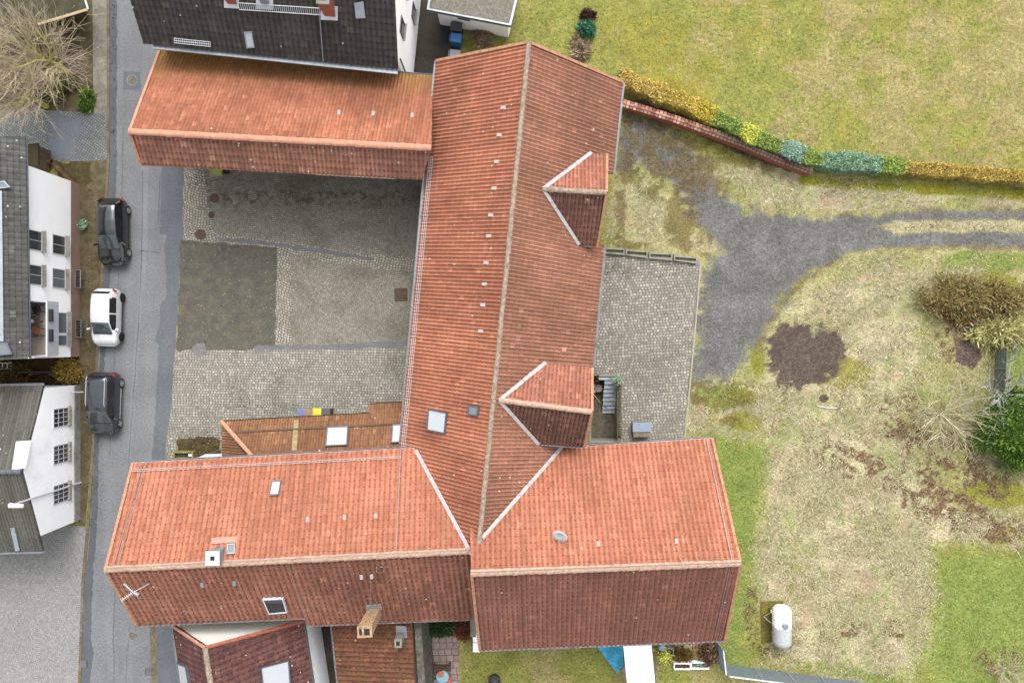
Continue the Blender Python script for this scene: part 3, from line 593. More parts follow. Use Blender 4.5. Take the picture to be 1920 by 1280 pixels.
# ------------------------------------------------------------------ roofs and houses
PROF = [(0, 1.0), (.10, .86), (.24, .16), (.42, -.12), (.7, .06), (.88, .72)]
def tile_roof(name, pl, polys, mat, parent, cw=.26, rh=.36, amp=.055, step=.032, thick=.14, voff=0.0):
    allv, allf, alluv = [], [], []
    for poly in polys:
        q = [pl.uv(p) for p in poly]; us = [a for a, b in q]; vv = [b for a, b in q]
        c0, c1 = math.floor(min(us) / cw) - 1, math.ceil(max(us) / cw) + 1; r0, r1 = math.floor(min(vv) / rh) - 1, math.ceil(max(vv) / rh) + 1
        uu = np.array([(c + f) * cw for c in range(c0, c1) for f, _ in PROF]); zz = np.array([h * amp for c in range(c0, c1) for _, h in PROF])
        rows = []; rz = []
        for r_ in range(r0, r1): rows += [r_ * rh, (r_ + .96) * rh]; rz += [step, 0.0]
        UU, VV = np.meshgrid(uu, np.array(rows)); ZZ = zz[None, :] * 1.0 + np.array(rz)[:, None]
        ny_, nx_ = UU.shape; o, u, v, n = (np.array(x) for x in (pl.o, pl.u, pl.v, pl.n))
        co = o + UU[..., None] * u + VV[..., None] * v + ZZ[..., None] * n
        i0 = (np.arange(ny_ - 1)[:, None] * nx_ + np.arange(nx_ - 1)[None, :]).ravel(); fa = np.stack([i0, i0 + 1, i0 + 1 + nx_, i0 + nx_], 1)
        tmp = bpy.data.meshes.new("tmp"); tmp.from_pydata(co.reshape(-1, 3).tolist(), [], fa.tolist())
        bm = bmesh.new(); bm.from_mesh(tmp); bpy.data.meshes.remove(tmp)
        cen = sum((Vector(p) for p in poly), Vector()) / len(poly); m = len(poly)
        for i in range(m):
            a, b = poly[i], poly[(i + 1) % m]; no = (b - a).cross(pl.n).normalized()
            if no.dot(cen - a) > 0: no = -no
            bmesh.ops.bisect_plane(bm, geom=bm.verts[:] + bm.edges[:] + bm.faces[:], plane_co=a, plane_no=no, clear_outer=True)
        bm.verts.index_update(); base = len(allv); allv += [tuple(x.co) for x in bm.verts]
        allf += [tuple(base + x.index for x in f.verts) for f in bm.faces]; bm.free()
        # boards under the tiles
        b = MB().prism([p - pl.n * .015 for p in poly], -pl.n * thick); base = len(allv); allv += b.V; allf += [tuple(base + i for i in f) for f in b.Fc]
    me = bpy.data.meshes.new(name); me.from_pydata(allv, [], allf); me.materials.append(mat)
    co = np.array(allv); lv = np.empty(len(me.loops), np.int32); me.loops.foreach_get('vertex_index', lv)
    d = co - np.array(pl.o); U = d @ np.array(pl.u) / cw; V = d @ np.array(pl.v) / rh + voff
    uv = np.stack([U[lv], V[lv]], 1).astype(np.float32); me.uv_layers.new(name='UVMap').data.foreach_set('uv', uv.ravel()); me.update()
    return finish(bpy.data.objects.new(name, me), parent)
def vmin(pl, pts): return min(pl.uv(p)[1] for p in pts)
def ridge(name, p0, p1, r, mat, parent, seg=.42, lift=.02):
    m = MB(); d = p1 - p0; L = d.length; t = d.normalized(); n = max(1, int(L / seg)); up = Vector((0, 0, 1)); s = t.cross(up).normalized(); up = s.cross(t)
    for i in range(n):
        a, b = L * i / n - .03, L * (i + 1) / n; j = random.uniform(-.012, .012); V = []
        for q, rr in ((a, r * random.uniform(1.0, 1.12)), (b, r * .9)):
            for k in range(7):
                an = math.pi * k / 6; V.append(p0 + t * q + s * (math.cos(an) * rr + j) + up * (math.sin(an) * rr * .75 + lift))
        m.add(V, [(k, k + 1, k + 8, k + 7) for k in range(6)] + [(6, 5, 4, 3, 2, 1, 0), (7, 8, 9, 10, 11, 12, 13)])
    return m.build(name, mat, parent)
def strip(name, p0, p1, wd, th, mat, parent, n=None, lift=.04):
    """flat lying strip along a line (valley, verge)"""
    t = (p1 - p0); n = n or Vector((0, 0, 1)); s = t.cross(n).normalized() * wd; m = MB(); k = max(1, int(t.length / 1.2))
    for i in range(k):
        a, b = p0 + t * (i / k), p0 + t * ((i + .985) / k); j = s.normalized() * random.uniform(-.004, .004)
        m.obox(a - s / 2 + n * lift + j, b - a, s, n * th)
    return m.build(name, mat, parent)
def gutter(p0, p1, parent, mat=None, r=.075, out=None):
    t = (p1 - p0).normalized(); s = t.cross(Vector((0, 0, 1))).normalized(); s = s if out is None or s.dot(out) > 0 else -s; m = MB(); V = []
    prof = [(-r, .02), (-r * .8, -r * .7), (0, -r), (r * .8, -r * .7), (r, .02), (r - .012, .02), (r * .68, -r * .6), (0, -r + .014), (-r * .68, -r * .6), (-r + .012, .02)]
    for p in (p0, p1):
        for a, b in prof: V.append(p + s * (a + r * .6) + Vector((0, 0, b - .02)))
    n = len(prof); m.add(V, [(i, (i + 1) % n, n + (i + 1) % n, n + i) for i in range(n)])
    return m.build("gutter", mat or M['zinc'], parent)
def vent(pl, px, py, parent, mat=None, w_=.2, l_=.26):
    p = pl.at(px, py); u, v, n = pl.u, pl.v, pl.n
    V = [p + u * a * w_ / 2 + v * b * l_ / 2 + n * c for a, b, c in [(-1, -1, .03), (1, -1, .03), (1, 1, .03), (-1, 1, .03), (-.8, -.9, .16), (.8, -.9, .16), (.7, .8, .06), (-.7, .8, .06)]]
    return MB().add(V, [(3, 2, 1, 0), (4, 5, 6, 7), (0, 1, 5, 4), (1, 2, 6, 5), (2, 3, 7, 6), (3, 0, 4, 7)]).build("vent_tile", mat or M['vent'], parent)
def skylight(pl, pts, parent, fmat, gmat, name="skylight", h=.19, bar=.07, label=None):
    q = [pl.at(*p) for p in pts]; c = sum(q, Vector()) / len(q); n = pl.n
    inn = [c + (p - c) * (1 - bar * 2 / max(.3, (p - c).length * 1.4)) for p in q]
    f = MB().ring([p - n * .02 for p in q], [p - n * .02 for p in inn], n * h).build(name, fmat, parent)
    MB().prism([c + (p - c) * 1.01 for p in inn], n * (h * .72)).build("pane", gmat, f)
    if label: f['label'] = label
    return f
def wire(pts, parent, r=.016, mat=None, name="lightning_rod"): return MB().tube(pts, r, 4).build(name, mat or M['greymetal'], parent)
def ladder_guard(pl, a, b, parent, wd=.2, rung=.16, lift=.12, n_rails=3, rr=.011):
    p, q = pl.at(*a), pl.at(*b); d = q - p; s = (d.cross(pl.n)).normalized() * wd; m = MB(); up = pl.n * lift
    for k in range(n_rails):
        o = s * (k / (n_rails - 1) - .5) + up + pl.n * (.10 * k / 2); m.tube([p + o, q + o], rr, 4)
    n = int(d.length / rung)
    for i in range(n + 1):
        c = p + d * i / n + up; m.tube([c - s / 2, c + s / 2 + pl.n * .1], rr * .7, 3)
    for i in range(int(d.length / 1.2) + 1):
        c = p + d * min(1, i * 1.2 / d.length); m.tube([c - s * .5, c + up], rr, 3)
    return m.build("snow_guard", M['whitemetal'], parent)
def inset(pts, d):
    """inset a convex plan polygon"""
    c = sum((Vector((p.x, p.y, 0)) for p in pts), Vector()) / len(pts); n = len(pts); out = []
    L = []
    for i in range(n):
        a, b = pts[i].to_2d(), pts[(i + 1) % n].to_2d(); t = (b - a).normalized(); nn = Vector((-t.y, t.x))
        dd = d[i] if hasattr(d, '__len__') else d
        if nn.dot(c.to_2d() - a) < 0: nn = -nn
        L.append((a + nn * dd, t))
    for i in range(n):
        (a, t), (b, s) = L[i - 1], L[i]; den = t.x * s.y - t.y * s.x; k = ((b.x - a.x) * s.y - (b.y - a.y) * s.x) / den; out.append(a + t * k)
    return out
def gable_walls(pts, zfun, ridge_mid, mat, parent, name="wall"):
    """closed wall body under a gabled roof: pts plan corners, zfun gives the underside of the roof"""
    V = [Vector((p.x, p.y, 0)) for p in pts]; T = [Vector((p.x, p.y, zfun(p.x, p.y) - .2)) for p in pts]; n = len(V); m = MB()
    mids = {}
    vs_, fs = list(V) + list(T), []
    for i in range(n):
        j = (i + 1) % n
        if (i, j) in ridge_mid or (j, i) in ridge_mid:
            t = ridge_mid.get((i, j), ridge_mid.get((j, i))); p = V[i].lerp(V[j], t); vs_.append(Vector((p.x, p.y, zfun(p.x, p.y) - .2))); mids[i] = len(vs_) - 1
            fs.append((i, j, n + j, mids[i], n + i))
        else: fs.append((i, j, n + j, n + i))
    return m.add(vs_, fs).build(name, mat, parent)

# ---- the long central barn
RN, RS = P(992, 80, 8.93), P(898, 1020, 8.93)
BW = Plane(RN, RS, P(818, 115, 5.0)); BE = Plane(RN, RS, P(1168, 155, 5.0))
barn = thing("barn", "long red tiled barn running down the middle, two dormers on its right slope", "barn", P(960, 480))
w_poly = [BW.at(818, 115), BW.at(992, 80), BW.at(897, 1021), BW.at(734, 1005)]
rw = tile_roof("roof", BW, [w_poly], M['barn_w'], barn, .215, .34, .042)
be = [[(992,80),(1168,155),(1149,326),(967,326)], [(967,326),(1134,326),(1118,456),(954,456)], [(954,456),(1133,456),(1111,690),(931,690)], [(931,690),(1104,690),(1089,838),(916,838)], [(916,838),(1096,838),(1082,950),(897,1022)]]
re_ = tile_roof("roof", BE, [[BE.at(*p) for p in q] for q in be], M['barn_e'], barn, .215, .34, .042)
re_['label'] = "weathered brownish right slope of the barn roof"
ridge("ridge_cap", RN, RS, .135, M['ridge_m'], barn)
bp = [P(818, 115, 5), P(1168, 155, 5), Vector((BE.at(1096, 838).x, BE.at(1096, 838).y, 5)), Vector((BW.at(752, 838).x, BW.at(752, 838).y, 5))]
zb = lambda x, y: min(BW.zat(x, y), BE.zat(x, y))
gable_walls([Vector((p.x, p.y, 0)) for p in inset(bp, .35)], zb, {(0, 1): .5}, M['wall'], barn)
for a, b in (((818,115),(992,80)),): strip("verge", BW.at(*a), BW.at(*b), .16, .05, M['verge'], barn, BW.n)
strip("verge", BE.at(992, 80), BE.at(1168, 155), .16, .05, M['verge'], barn, BE.n)
gutter(BW.at(818, 115), BW.at(808, 215), barn, out=Vector((-1, 0, 0))); gutter(BW.at(800, 288), BW.at(751, 836), barn, out=Vector((-1, 0, 0)))
for a, b in (((1168,155),(1149,326)), ((1133,458),(1111,690))): gutter(BE.at(*a), BE.at(*b), barn, out=Vector((1, 0, 0)))
ladder_guard(BW, (812, 296), (760, 836), barn)
for p in [(945,203),(938,254),(933,304),(928,354),(922,404),(918,443),(913,493),(910,533),(907,572),(903,621)]: vent(BW, *p, rw)
skylight(BW, [(806,766),(841,773),(837,813),(803,806)], barn, M['zincdark'], M['glasspale']); skylight(BW, [(881,759),(901,762),(898,780),(879,777)], barn, M['zincdark'], M['glassgrey'])
MB().prism([BE.at(x, y) + BE.n * .06 for x, y in [(1052,651),(1060,651),(1060,659),(1052,659)]], BE.n * .02).build("replacement_tile", M['ridge_o'], re_)

# ---- two dormers on the barn's right slope
def dormer(r0, r1, n_e, n_i, s_e, s_i, mats, vn=None):
    """r0 apex on the barn slope, r1 front end of the dormer ridge; n_i / s_i valley feet on the barn slope"""
    A = BE.at(*r0); h = A.z; Bp = P(r1[0], r1[1], h); N = Plane(A, Bp, BE.at(*n_i)); Sp = Plane(A, Bp, BE.at(*s_i))
    fr = MB(); a, b, c = N.at(*n_e), Bp, Sp.at(*s_e); x_in = Vector((-.25, 0, 0))
    a2, b2, c2 = a + x_in - Vector((0, 0, .2)), b + x_in - Vector((0, 0, .2)), c + x_in - Vector((0, 0, .2))
    a0, c0 = Vector((a2.x, a2.y, 4.0)), Vector((c2.x, c2.y, 4.0)); face = fr.prism([a0, a2, b2, c2, c0], Vector((-1.6, 0, 0))).build("dormer", M['wall'], barn)
    tile_roof("dormer_roof", N, [[A, Bp, N.at(*n_e), N.at(*n_i)]], mats[0], face, .215, .34); tile_roof("dormer_roof", Sp, [[A, Bp, Sp.at(*s_e), Sp.at(*s_i)]], mats[1], face, .215, .34)
    ridge("ridge_cap", A, Bp, .15, mats[2], face)
    strip("valley_flashing", A, N.at(*n_i), .2, .02, M['valley'], face, (BE.n + N.n).normalized(), .1); strip("valley_flashing", A, Sp.at(*s_i), .18, .02, M['valley'], face, (BE.n + Sp.n).normalized(), .1)
    strip("verge", N.at(*n_e), Bp, .14, .05, M['verge'], face, N.n); strip("verge", Sp.at(*s_e), Bp, .14, .05, M['verge'], face, Sp.n)
    MB().box((c2.lerp(a2, .5) + Vector((.01, 0, -.6))), (.08, 1.1, .9)).build("shutter", M['timber'], face)
    return N, Sp, face
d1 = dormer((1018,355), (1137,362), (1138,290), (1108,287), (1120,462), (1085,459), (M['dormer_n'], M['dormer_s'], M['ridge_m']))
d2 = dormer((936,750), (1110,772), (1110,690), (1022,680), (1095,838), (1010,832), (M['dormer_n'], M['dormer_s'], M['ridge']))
gutter(d2[0].at(1024, 680), d2[0].at(1110, 690), d2[2], r=.05); gutter(d2[1].at(1012, 832), d2[1].at(1095, 838), d2[2], r=.05)

# ---- bottom-right barn wing
ER0, ER1 = P(884, 1074, 9.83), P(1388, 1055, 9.83)
EN = Plane(ER0, ER1, P(1335, 822, 6.0)); ES = Plane(ER0, ER1, P(1358, 1200, 6.0))
east = thing("barn_wing", "wide tiled barn wing at the lower right, bright upper slope and brown lower slope", "barn", P(1140, 1020))
rn = tile_roof("roof", EN, [[EN.at(*p) for p in [(876,850),(1335,822),(1388,1055),(884,1074)]]], M['clay'], east, .27, .37)
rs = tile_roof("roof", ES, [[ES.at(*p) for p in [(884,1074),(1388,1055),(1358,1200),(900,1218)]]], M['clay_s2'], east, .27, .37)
rs['label'] = "dark brown lichened lower slope"
ridge("ridge_cap", ER0, ER1, .19, M['ridge'], east)
pts = [EN.at(880, 849), EN.at(1335, 822), ES.at(1358, 1200), ES.at(900, 1218)]; ze = lambda x, y: min(EN.zat(x, y), ES.zat(x, y))
gable_walls([Vector((p.x, p.y, 0)) for p in inset(pts, [.88, .25, .4, .3])], ze, {(1, 2): .5, (3, 0): .5}, M['wall'], east)
gutter(EN.at(1045, 841), EN.at(1335, 822), east, out=Vector((0, 1, 0))); gutter(ES.at(900, 1218), ES.at(1358, 1200), east, out=Vector((0, -1, 0)), r=.06)
strip("verge", EN.at(1335, 822), EN.at(1388, 1055), .15, .05, M['verge'], east, EN.n); strip("verge", ES.at(1388, 1055), ES.at(1358, 1200), .15, .05, M['verge'], east, ES.n); strip("verge", ES.at(884, 1074), ES.at(900, 1218), .16, .05, M['verge'], east, ES.n)
for p in [(1122,1020),(1268,1015)]: vent(EN, *p, rn)
wire([EN.up(EN.at(*p), .09) for p in [(1324,823),(1372,1052)]], east); wire([ES.up(ES.at(*p), .09) for p in [(1368,1058),(1340,1190)]], east)
wire([p + Vector((0, .12, .2)) for p in (ER0, ER1)], east)
def dish(pl, px, py, az):
    p = pl.at(px, py); t = thing("satellite_dish", "white satellite dish on a short mast on the bright lower right roof", "satellite dish", p)
    MB().tube([p, p + Vector((0, 0, .7))], .025, 6).build("mast", M['greymetal'], t)
    d = Vector((math.cos(az), math.sin(az), 1.3)).normalized(); a = d.orthogonal().normalized(); b = d.cross(a); m = MB(); c = p + Vector((0, 0, .75)); V = []
    for r_, z in ((.0, .09), (.18, .07), (.36, .0), (.38, -.01), (.36, -.03), (.15, .03)):
        for k in range(16): an = 2 * math.pi * k / 16; V.append(c + a * r_ * math.cos(an) + b * r_ * 1.1 * math.sin(an) - d * z)
    m.add(V, [(i*16 + k, i*16 + (k+1) % 16, (i+1)*16 + (k+1) % 16, (i+1)*16 + k) for i in range(5) for k in range(16)]); m.build("reflector", M['whitemetal'], t, True)
    MB().tube([c - b * .25, c + d * .35], .012, 5).tube([c + d * .33, c + d * .42], .035, 6).build("receiver", M['greymetal'], t)
dish(EN, 1048, 997, R(-115))

# ---- bottom-left house wing
SR0, SR1 = P(199, 1067, 8.63), P(886, 1032, 8.63)
SN = Plane(SR0, SR1, P(250, 868, 5.85)); SS = Plane(SR0, SR1, P(258, 1172, 5.8))
house = thing("house_wing", "long tiled house wing at the lower left, bright orange upper slope and brown lower slope", "house", P(540, 1000))
hn = tile_roof("roof", SN, [[SN.at(*p) for p in [(250,868),(878,834),(886,1032),(199,1067)]]], M['clay'], house, .285, .38)
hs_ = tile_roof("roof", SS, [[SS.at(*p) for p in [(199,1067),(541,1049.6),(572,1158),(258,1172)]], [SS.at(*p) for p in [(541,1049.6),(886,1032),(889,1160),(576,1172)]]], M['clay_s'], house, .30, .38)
hs_['label'] = "dark brown lichened lower slope"
ridge("ridge_cap", SR0, SR1, .18, M['ridge'], house)
pts = [SN.at(250, 868), SN.at(870, 834), SS.at(880, 1150), SS.at(258, 1172)]; zs = lambda x, y: min(SN.zat(x, y), SS.zat(x, y))
gable_walls([Vector((p.x, p.y, 0)) for p in inset(pts, [.95, .2, .45, .25])], zs, {(3, 0): .45, (1, 2): .5}, M['wall'], house)
gutter(SN.at(248, 868), SN.at(780, 840), house, out=Vector((0, 1, 0))); gutter(SS.at(258, 1172), SS.at(572, 1158), house, out=Vector((0, -1, 0)), r=.05); gutter(SS.at(574, 1172), SS.at(886, 1160), house, out=Vector((0, -1, 0)), r=.05)
strip("verge", SN.at(250, 868), SN.at(199, 1067), .16, .05, M['verge'], house, SN.n); strip("verge", SS.at(199, 1067), SS.at(258, 1172), .16, .05, M['verge'], house, SS.n)
ladder_guard(SN, (250, 883), (752, 858), house, .12, .2, .1, 2, .012)
for p in [(577,974),(646,970),(705,967)]: vent(SN, *p, hn)
for p in [(380,1094),(440,1091)]: vent(SS, *p, hs_, M['greymetal'])
for p in [(678,1079),(697,1078)]: vent(SS, *p, hs_)
skylight(SN, [(511,902),(529,901),(524,929),(506,930)], house, M['zincdark'], M['glasspale']); skylight(SN, [(428,1020),(443,1019),(442,1038),(427,1039)], house, M['zinc'], M['glassgrey'], bar=.05)
skylight(SS, [(493,1119),(532,1117),(540,1144),(505,1147)], house, M['whitemetal'], M['glass']); skylight(SS, [(705,1062),(719,1061),(720,1071),(706,1072)], house, M['ridge_o'], M['glass'], "roof_hatch", .05, .04)
wire([SN.up(SN.at(*p), .1) for p in [(752,842),(743,1040)]], house); wire([SN.up(SN.at(*p), .1) for p in [(276,868),(222,1064)]], house); wire([SN.up(SN.at(*p), .1) for p in [(270,868),(214,1064)]], house)
wire([SS.up(SS.at(*p), .08) for p in [(541,1052),(576,1170)]], house); wire([p + Vector((0, .14, .22)) for p in (SR0, SR1)], house)
strip("roof_step", SN.at(398, 1014), SN.at(447, 1011), .32, .06, plain('pinkish_lead', S(205, 150, 130), .7), hn, SN.n)
# valleys between barn and wings
def isect(p1, p2, pxa, pxb):
    d = p1.n.cross(p2.n).normalized(); a = np.array([list(p1.n), list(p2.n), list(d)]); o = np.array([p1.n.dot(p1.o), p2.n.dot(p2.o), 0]); q = Vector(np.linalg.solve(a, o))
    return q, d
def along(q, d, z): return q + d * ((z - q.z) / d.z)
q, d = isect(BW, SN, 0, 0); strip("valley_flashing", along(q, d, 5.9), along(q, d, 8.72), .21, .02, M['valley'], barn, (BW.n + SN.n).normalized(), .1)
q, d = isect(BE, EN, 0, 0); strip("valley_flashing", along(q, d, 6.05), along(q, d, 8.85), .2, .02, M['valley'], barn, (BE.n + EN.n).normalized(), .1)
# chimneys of the house wing
def brick_chimney():
    b = SS.at(703, 1146); c = Vector((b.x, b.y, b.z - .3)); m = MB(); H = 2.95; rz = R(3)
    o = m.box(c + Vector((0, 0, H / 2)), (.72, .55, H), rz).box(c + Vector((0, 0, H + .04)), (.8, .62, .1), rz).build("chimney", M['brick'], house)
    f = MB()
    for dx, s in ((-.22, .14), (.12, .3)): f.box(c + Vector((dx, 0, H + .094)), (s, .34, .02), rz)
    f.build("flue", M['black'], o)
    strip("flashing", SS.at(688, 1137), SS.at(716, 1135), .5, .03, M['zinc'], o, SS.n, .05)
    wire([c + Vector((0, .3, H * .5)), SS.at(697, 1085) + Vector((0, 0, .25))], house, .012)
brick_chimney()
b = SN.at(410, 1038); m = MB(); c = Vector((b.x, b.y, 7.6)); ch = m.box(c + Vector((0, 0, .75)), (.66, .66, 1.5), R(3)).build("chimney", M['zinc'], house)
MB().ring([c + Vector((x, y, 1.5)) for x, y in [(-.37,-.37),(.37,-.37),(.37,.37),(-.37,.37)]], [c + Vector((x, y, 1.5)) for x, y in [(-.12,-.12),(.12,-.12),(.12,.12),(-.12,.12)]], (0, 0, .07)).build("cap", M['whitemetal'], ch)
MB().box(c + Vector((0, 0, 1.51)), (.3, .3, .02)).build("flue", M['black'], ch)
ant = SS.at(281, 1093); t = thing("antenna", "spindly grey tv antenna standing on the brown lower left roof slope", "antenna", ant)
MB().tube([ant, ant + Vector((-.1, .05, 1.5))], .025, 6).build("mast", M['whitemetal'], t); tp = ant + Vector((-.1, .05, 1.45)); m = MB()
for a, L_ in ((2.4, .65), (3.75, .75), (5.8, .3)):
    dv = Vector((math.cos(a), math.sin(a), .0)); s = Vector((-dv.y, dv.x, 0)); m.tube([tp, tp + dv * L_], .02, 4)
    for k in range(6): pq = tp + dv * L_ * (k + 1) / 6; m.tube([pq - s * .1, pq + s * .1], .01, 3)
m.build("elements", M['whitemetal'], t)

# ---- top-left open shed wing
NR0, NR1 = P(244, 247, 6.9), P(809, 278, 6.9)
NN = Plane(NR0, NR1, P(300, 95, 3.6)); NS = Plane(NR0, NR1, P(265, 310, 5.8))
shed = thing("shed_wing", "shed wing at the upper left, long orange slope and short brown slope", "shed", P(530, 210))
nn = tile_roof("roof", NN, [[NN.at(*p) for p in [(300,95),(812,143),(809,278),(244,247)]]], M['shed_n'], shed, .205, .34, .045, voff=-vmin(NN, [NN.at(300, 95)]) / .34)
ns = tile_roof("roof", NS, [[NS.at(*p) for p in [(244,247),(809,278),(790,337),(265,310)]]], M['shed_s'], shed, .25, .36)
ridge("ridge_cap", NR0, NR1, .19, M['ridge_o'], shed, lift=.03)
pts = [NN.at(300, 95), NN.at(806, 143), NS.at(786, 337), NS.at(265, 310)]; zn = lambda x, y: min(NN.zat(x, y), NS.zat(x, y))
gable_walls([Vector((p.x, p.y, 0)) for p in inset(pts, [.4, .1, 1.75, .3])], zn, {}, M['timber'], shed)
strip("verge", NN.at(300, 95), NN.at(244, 247), .15, .05, M['ridge_o'], shed, NN.n); strip("verge", NS.at(244, 247), NS.at(265, 310), .15, .05, M['verge'], shed, NS.n)
for p in [(636,213),(700,215),(773,218)]: vent(NN, *p, nn)
gutter(NN.at(745, 137), NN.at(811, 143), shed, out=Vector((0, 1, 0))); strip("eave_board", NS.at(592, 327), NS.at(740, 335), .06, .06, M['timberlight'], shed, NS.n, -.05)

# ---- lean-to against the house wing
LA = Plane(P(416, 790, 2.5), P(692, 775, 2.5), P(600, 850, 3.9))
lean = thing("lean_to", "low brown tiled lean-to with two roof windows against the lower left house wing", "lean-to", P(590, 810))
hipfoot = P(417, 856, 2.5); hA = LA.at(416, 790); hB = LA.at(474, 856)
LH = Plane(hA, hipfoot, hB)
lr = tile_roof("roof", LA, [[hA, LA.at(692, 775), LA.at(700, 866), LA.at(482, 868)], [LA.at(692, 775), LA.at(692, 758), LA.at(762, 754), LA.at(762, 862), LA.at(700, 866)]], M['leanto'], lean, .17, .36, .032, .02)
tile_roof("roof", LH, [[hA, hipfoot, LH.at(470, 866)]], M['leanto'], lean, .17, .36, .032, .02)
ridge("hip_cap", hA, hB, .13, M['ridge_o'], lean)
strip("roof_batten", LA.at(434, 811), LA.at(752, 795), .1, .05, M['timber'], lr, LA.n)
wp = [Vector((p.x, p.y, 0)) for p in (P(424, 797, 0), P(690, 786, 0), P(690, 860, 0), P(424, 866, 0))]; wp = [Vector((p.x, p.y, 0)) for p in (hA + Vector((.4, -.3, 0)), LA.at(752, 772) + Vector((0, -.3, 0)), LA.at(752, 868), LH.at(455, 866) + Vector((0, 0, 0)))]
MB().prism(wp, (0, 0, 2.3)).build("wall", M['wall'], lean)
skylight(LA, [(614,802),(654,800),(652,836),(611,838)], lean, M['zincdark'], M['glasspale']); skylight(LA, [(736,797),(770,795),(768,830),(734,832)], lean, M['zincdark'], M['glasspale'])
strip("pale_streak", LA.at(556, 788), LA.at(552, 846), .3, .012, plain('lead_streak', S(172, 155, 112), .9, .3), lr, LA.n, .05)
gutter(LA.at(416, 790), LA.at(692, 775), lean, M['timber'], .05, Vector((0, 1, 0))); gutter(LA.at(693, 758), LA.at(756, 754), lean, M['timber'], .05, Vector((0, 1, 0)))
cp = thing("entrance_canopy", "small white canopy beside the lean-to under the house eave", "canopy", P(392, 856))
MB().prism([P(x, y, 2.3) for x, y in [(366,860),(385,851),(418,850),(418,872),(352,876)]], (0, 0, .06)).build("canopy_roof", M['whitemetal'], cp); MB().tube([P(385, 853, 2.3), P(385, 853, 2.3) - Vector((0, 0, 2.3))], .03, 6).build("post", M['greymetal'], cp)

# ---- window in a wall that faces +X (towards the road) or +Y
def wall_window(o, ax, nrm, w_, h_, parent, cols=1, rows=1, sill=None, pane=None, frame=None, name="window", bar=.05, proud=.05):
    """o = centre on the wall face, ax = horizontal direction in the wall, nrm = outward"""
    ax, nrm, o = Vector(ax).normalized(), Vector(nrm).normalized(), Vector(o); up = Vector((0, 0, 1))
    q = lambda a, b, d=0.0: o + ax * a + up * b + nrm * d
    out = [q(-w_/2, -h_/2, .003), q(w_/2, -h_/2, .003), q(w_/2, h_/2, .003), q(-w_/2, h_/2, .003)]; bb = bar
    inn = [q(-w_/2 + bb, -h_/2 + bb, .003), q(w_/2 - bb, -h_/2 + bb, .003), q(w_/2 - bb, h_/2 - bb, .003), q(-w_/2 + bb, h_/2 - bb, .003)]
    m = MB().ring(out, inn, nrm * proud)
    for k in range(1, cols): x = -w_/2 + w_ * k / cols; m.obox(q(x - .018, -h_/2 + bb, .012), ax * .036, up * (h_ - 2*bb), nrm * (proud - .015))
    for k in range(1, rows): z = -h_/2 + h_ * k / rows; m.obox(q(-w_/2 + bb, z - .018, .010), ax * (w_ - 2*bb), up * .036, nrm * (proud - .018))
    f = m.build(name, frame or M['whiteplastic'], parent)
    MB().prism([q(-w_/2 + bb, -h_/2 + bb, .002), q(w_/2 - bb, -h_/2 + bb, .002), q(w_/2 - bb, h_/2 - bb, .002), q(-w_/2 + bb, h_/2 - bb, .002)], nrm * .02).build("pane", pane or M['glass'], f)
    if sill: MB().obox(q(-w_/2 - .06, -h_/2 - .06, 0.004), ax * (w_ + .12), nrm * sill[0], up * .05).build("sill", sill[1], f)
    return f

# ---- white house at the left edge
lh = thing("white_house", "white rendered house with grey tiled roof and a balcony at the left edge", "house", P(100, 470))
xw = -28.5; LP = Plane(P(48, 255, 5.25), P(55, 672, 5.25), P(0, 465, 5.9))
e0, e1 = LP.at(48, 255), LP.at(55, 672); r0_, r1_ = LP.at(-30, 258), LP.at(-30, 676); rz_ = r0_ + (r0_ - e0) * 2.2; rz1 = r1_ + (r1_ - e1) * 2.2
lroof = tile_roof("roof", LP, [[e0, e1, rz1, rz_]], M['grey_tile'], lh, .34, .3, .012, .025)
back = Plane(rz_, rz1, Vector((2 * rz_.x - e0.x, rz_.y, e0.z))); tile_roof("roof", back, [[rz_, rz1, Vector((2*rz1.x - e1.x, rz1.y, e1.z)), Vector((2*rz_.x - e0.x, rz_.y, e0.z))]], M['grey_tile'], lh, .34, .3, .012, .025)
gutter(e0, e1, lh, M['zincdark'], .06, Vector((1, 0, 0)))
yN, yS = 10.35, -1.0; ybN, ybS, zf, zt = P(0, 563, 3.4).y, P(0, 668, 3.4).y, 3.4, 4.98
ybN = (640 - 566) * 41.6 / 1280; ybS = -.88
m = MB().box((xw - 4, (yN + yS) / 2, zf / 2), (8, yN - yS, zf)).box((xw - 4, (yN + ybN) / 2, (zf + zt) / 2), (8, yN - ybN, zt - zf)).box((xw - 4.8, (ybN + yS) / 2, (zf + zt) / 2), (6.4, ybN - yS, zt - zf)).box((xw - .8, (ybS + yS) / 2 , (zf + zt) / 2), (1.6, abs(ybS - yS), zt - zf))
m.build("wall", M['white'], lh)
MB().box((xw + .0, (yN + yS) / 2, .46), (.06, yN - yS, .92)).build("plinth", M['plinth'], lh)
for ya_, yb_ in ((440, 478), (504, 540)):
    yc = (640 - (ya_ + yb_) / 2) * 42.8 / 1280; wall_window((xw, yc, 2.1), (0, 1, 0), (1, 0, 0), 1.22, 1.25, lh, 2, 1, (.26, M['concrete']), M['glassgrey'] if ya_ > 480 else M['glass'])
for ya_, yb_ in ((432, 468), (496, 534)):
    yc = (640 - (ya_ + yb_) / 2) * 40.6 / 1280; wall_window((xw, yc, 4.25), (0, 1, 0), (1, 0, 0), 1.2, 1.2, lh, 2, 1, (.26, M['concrete']), M['glass'])
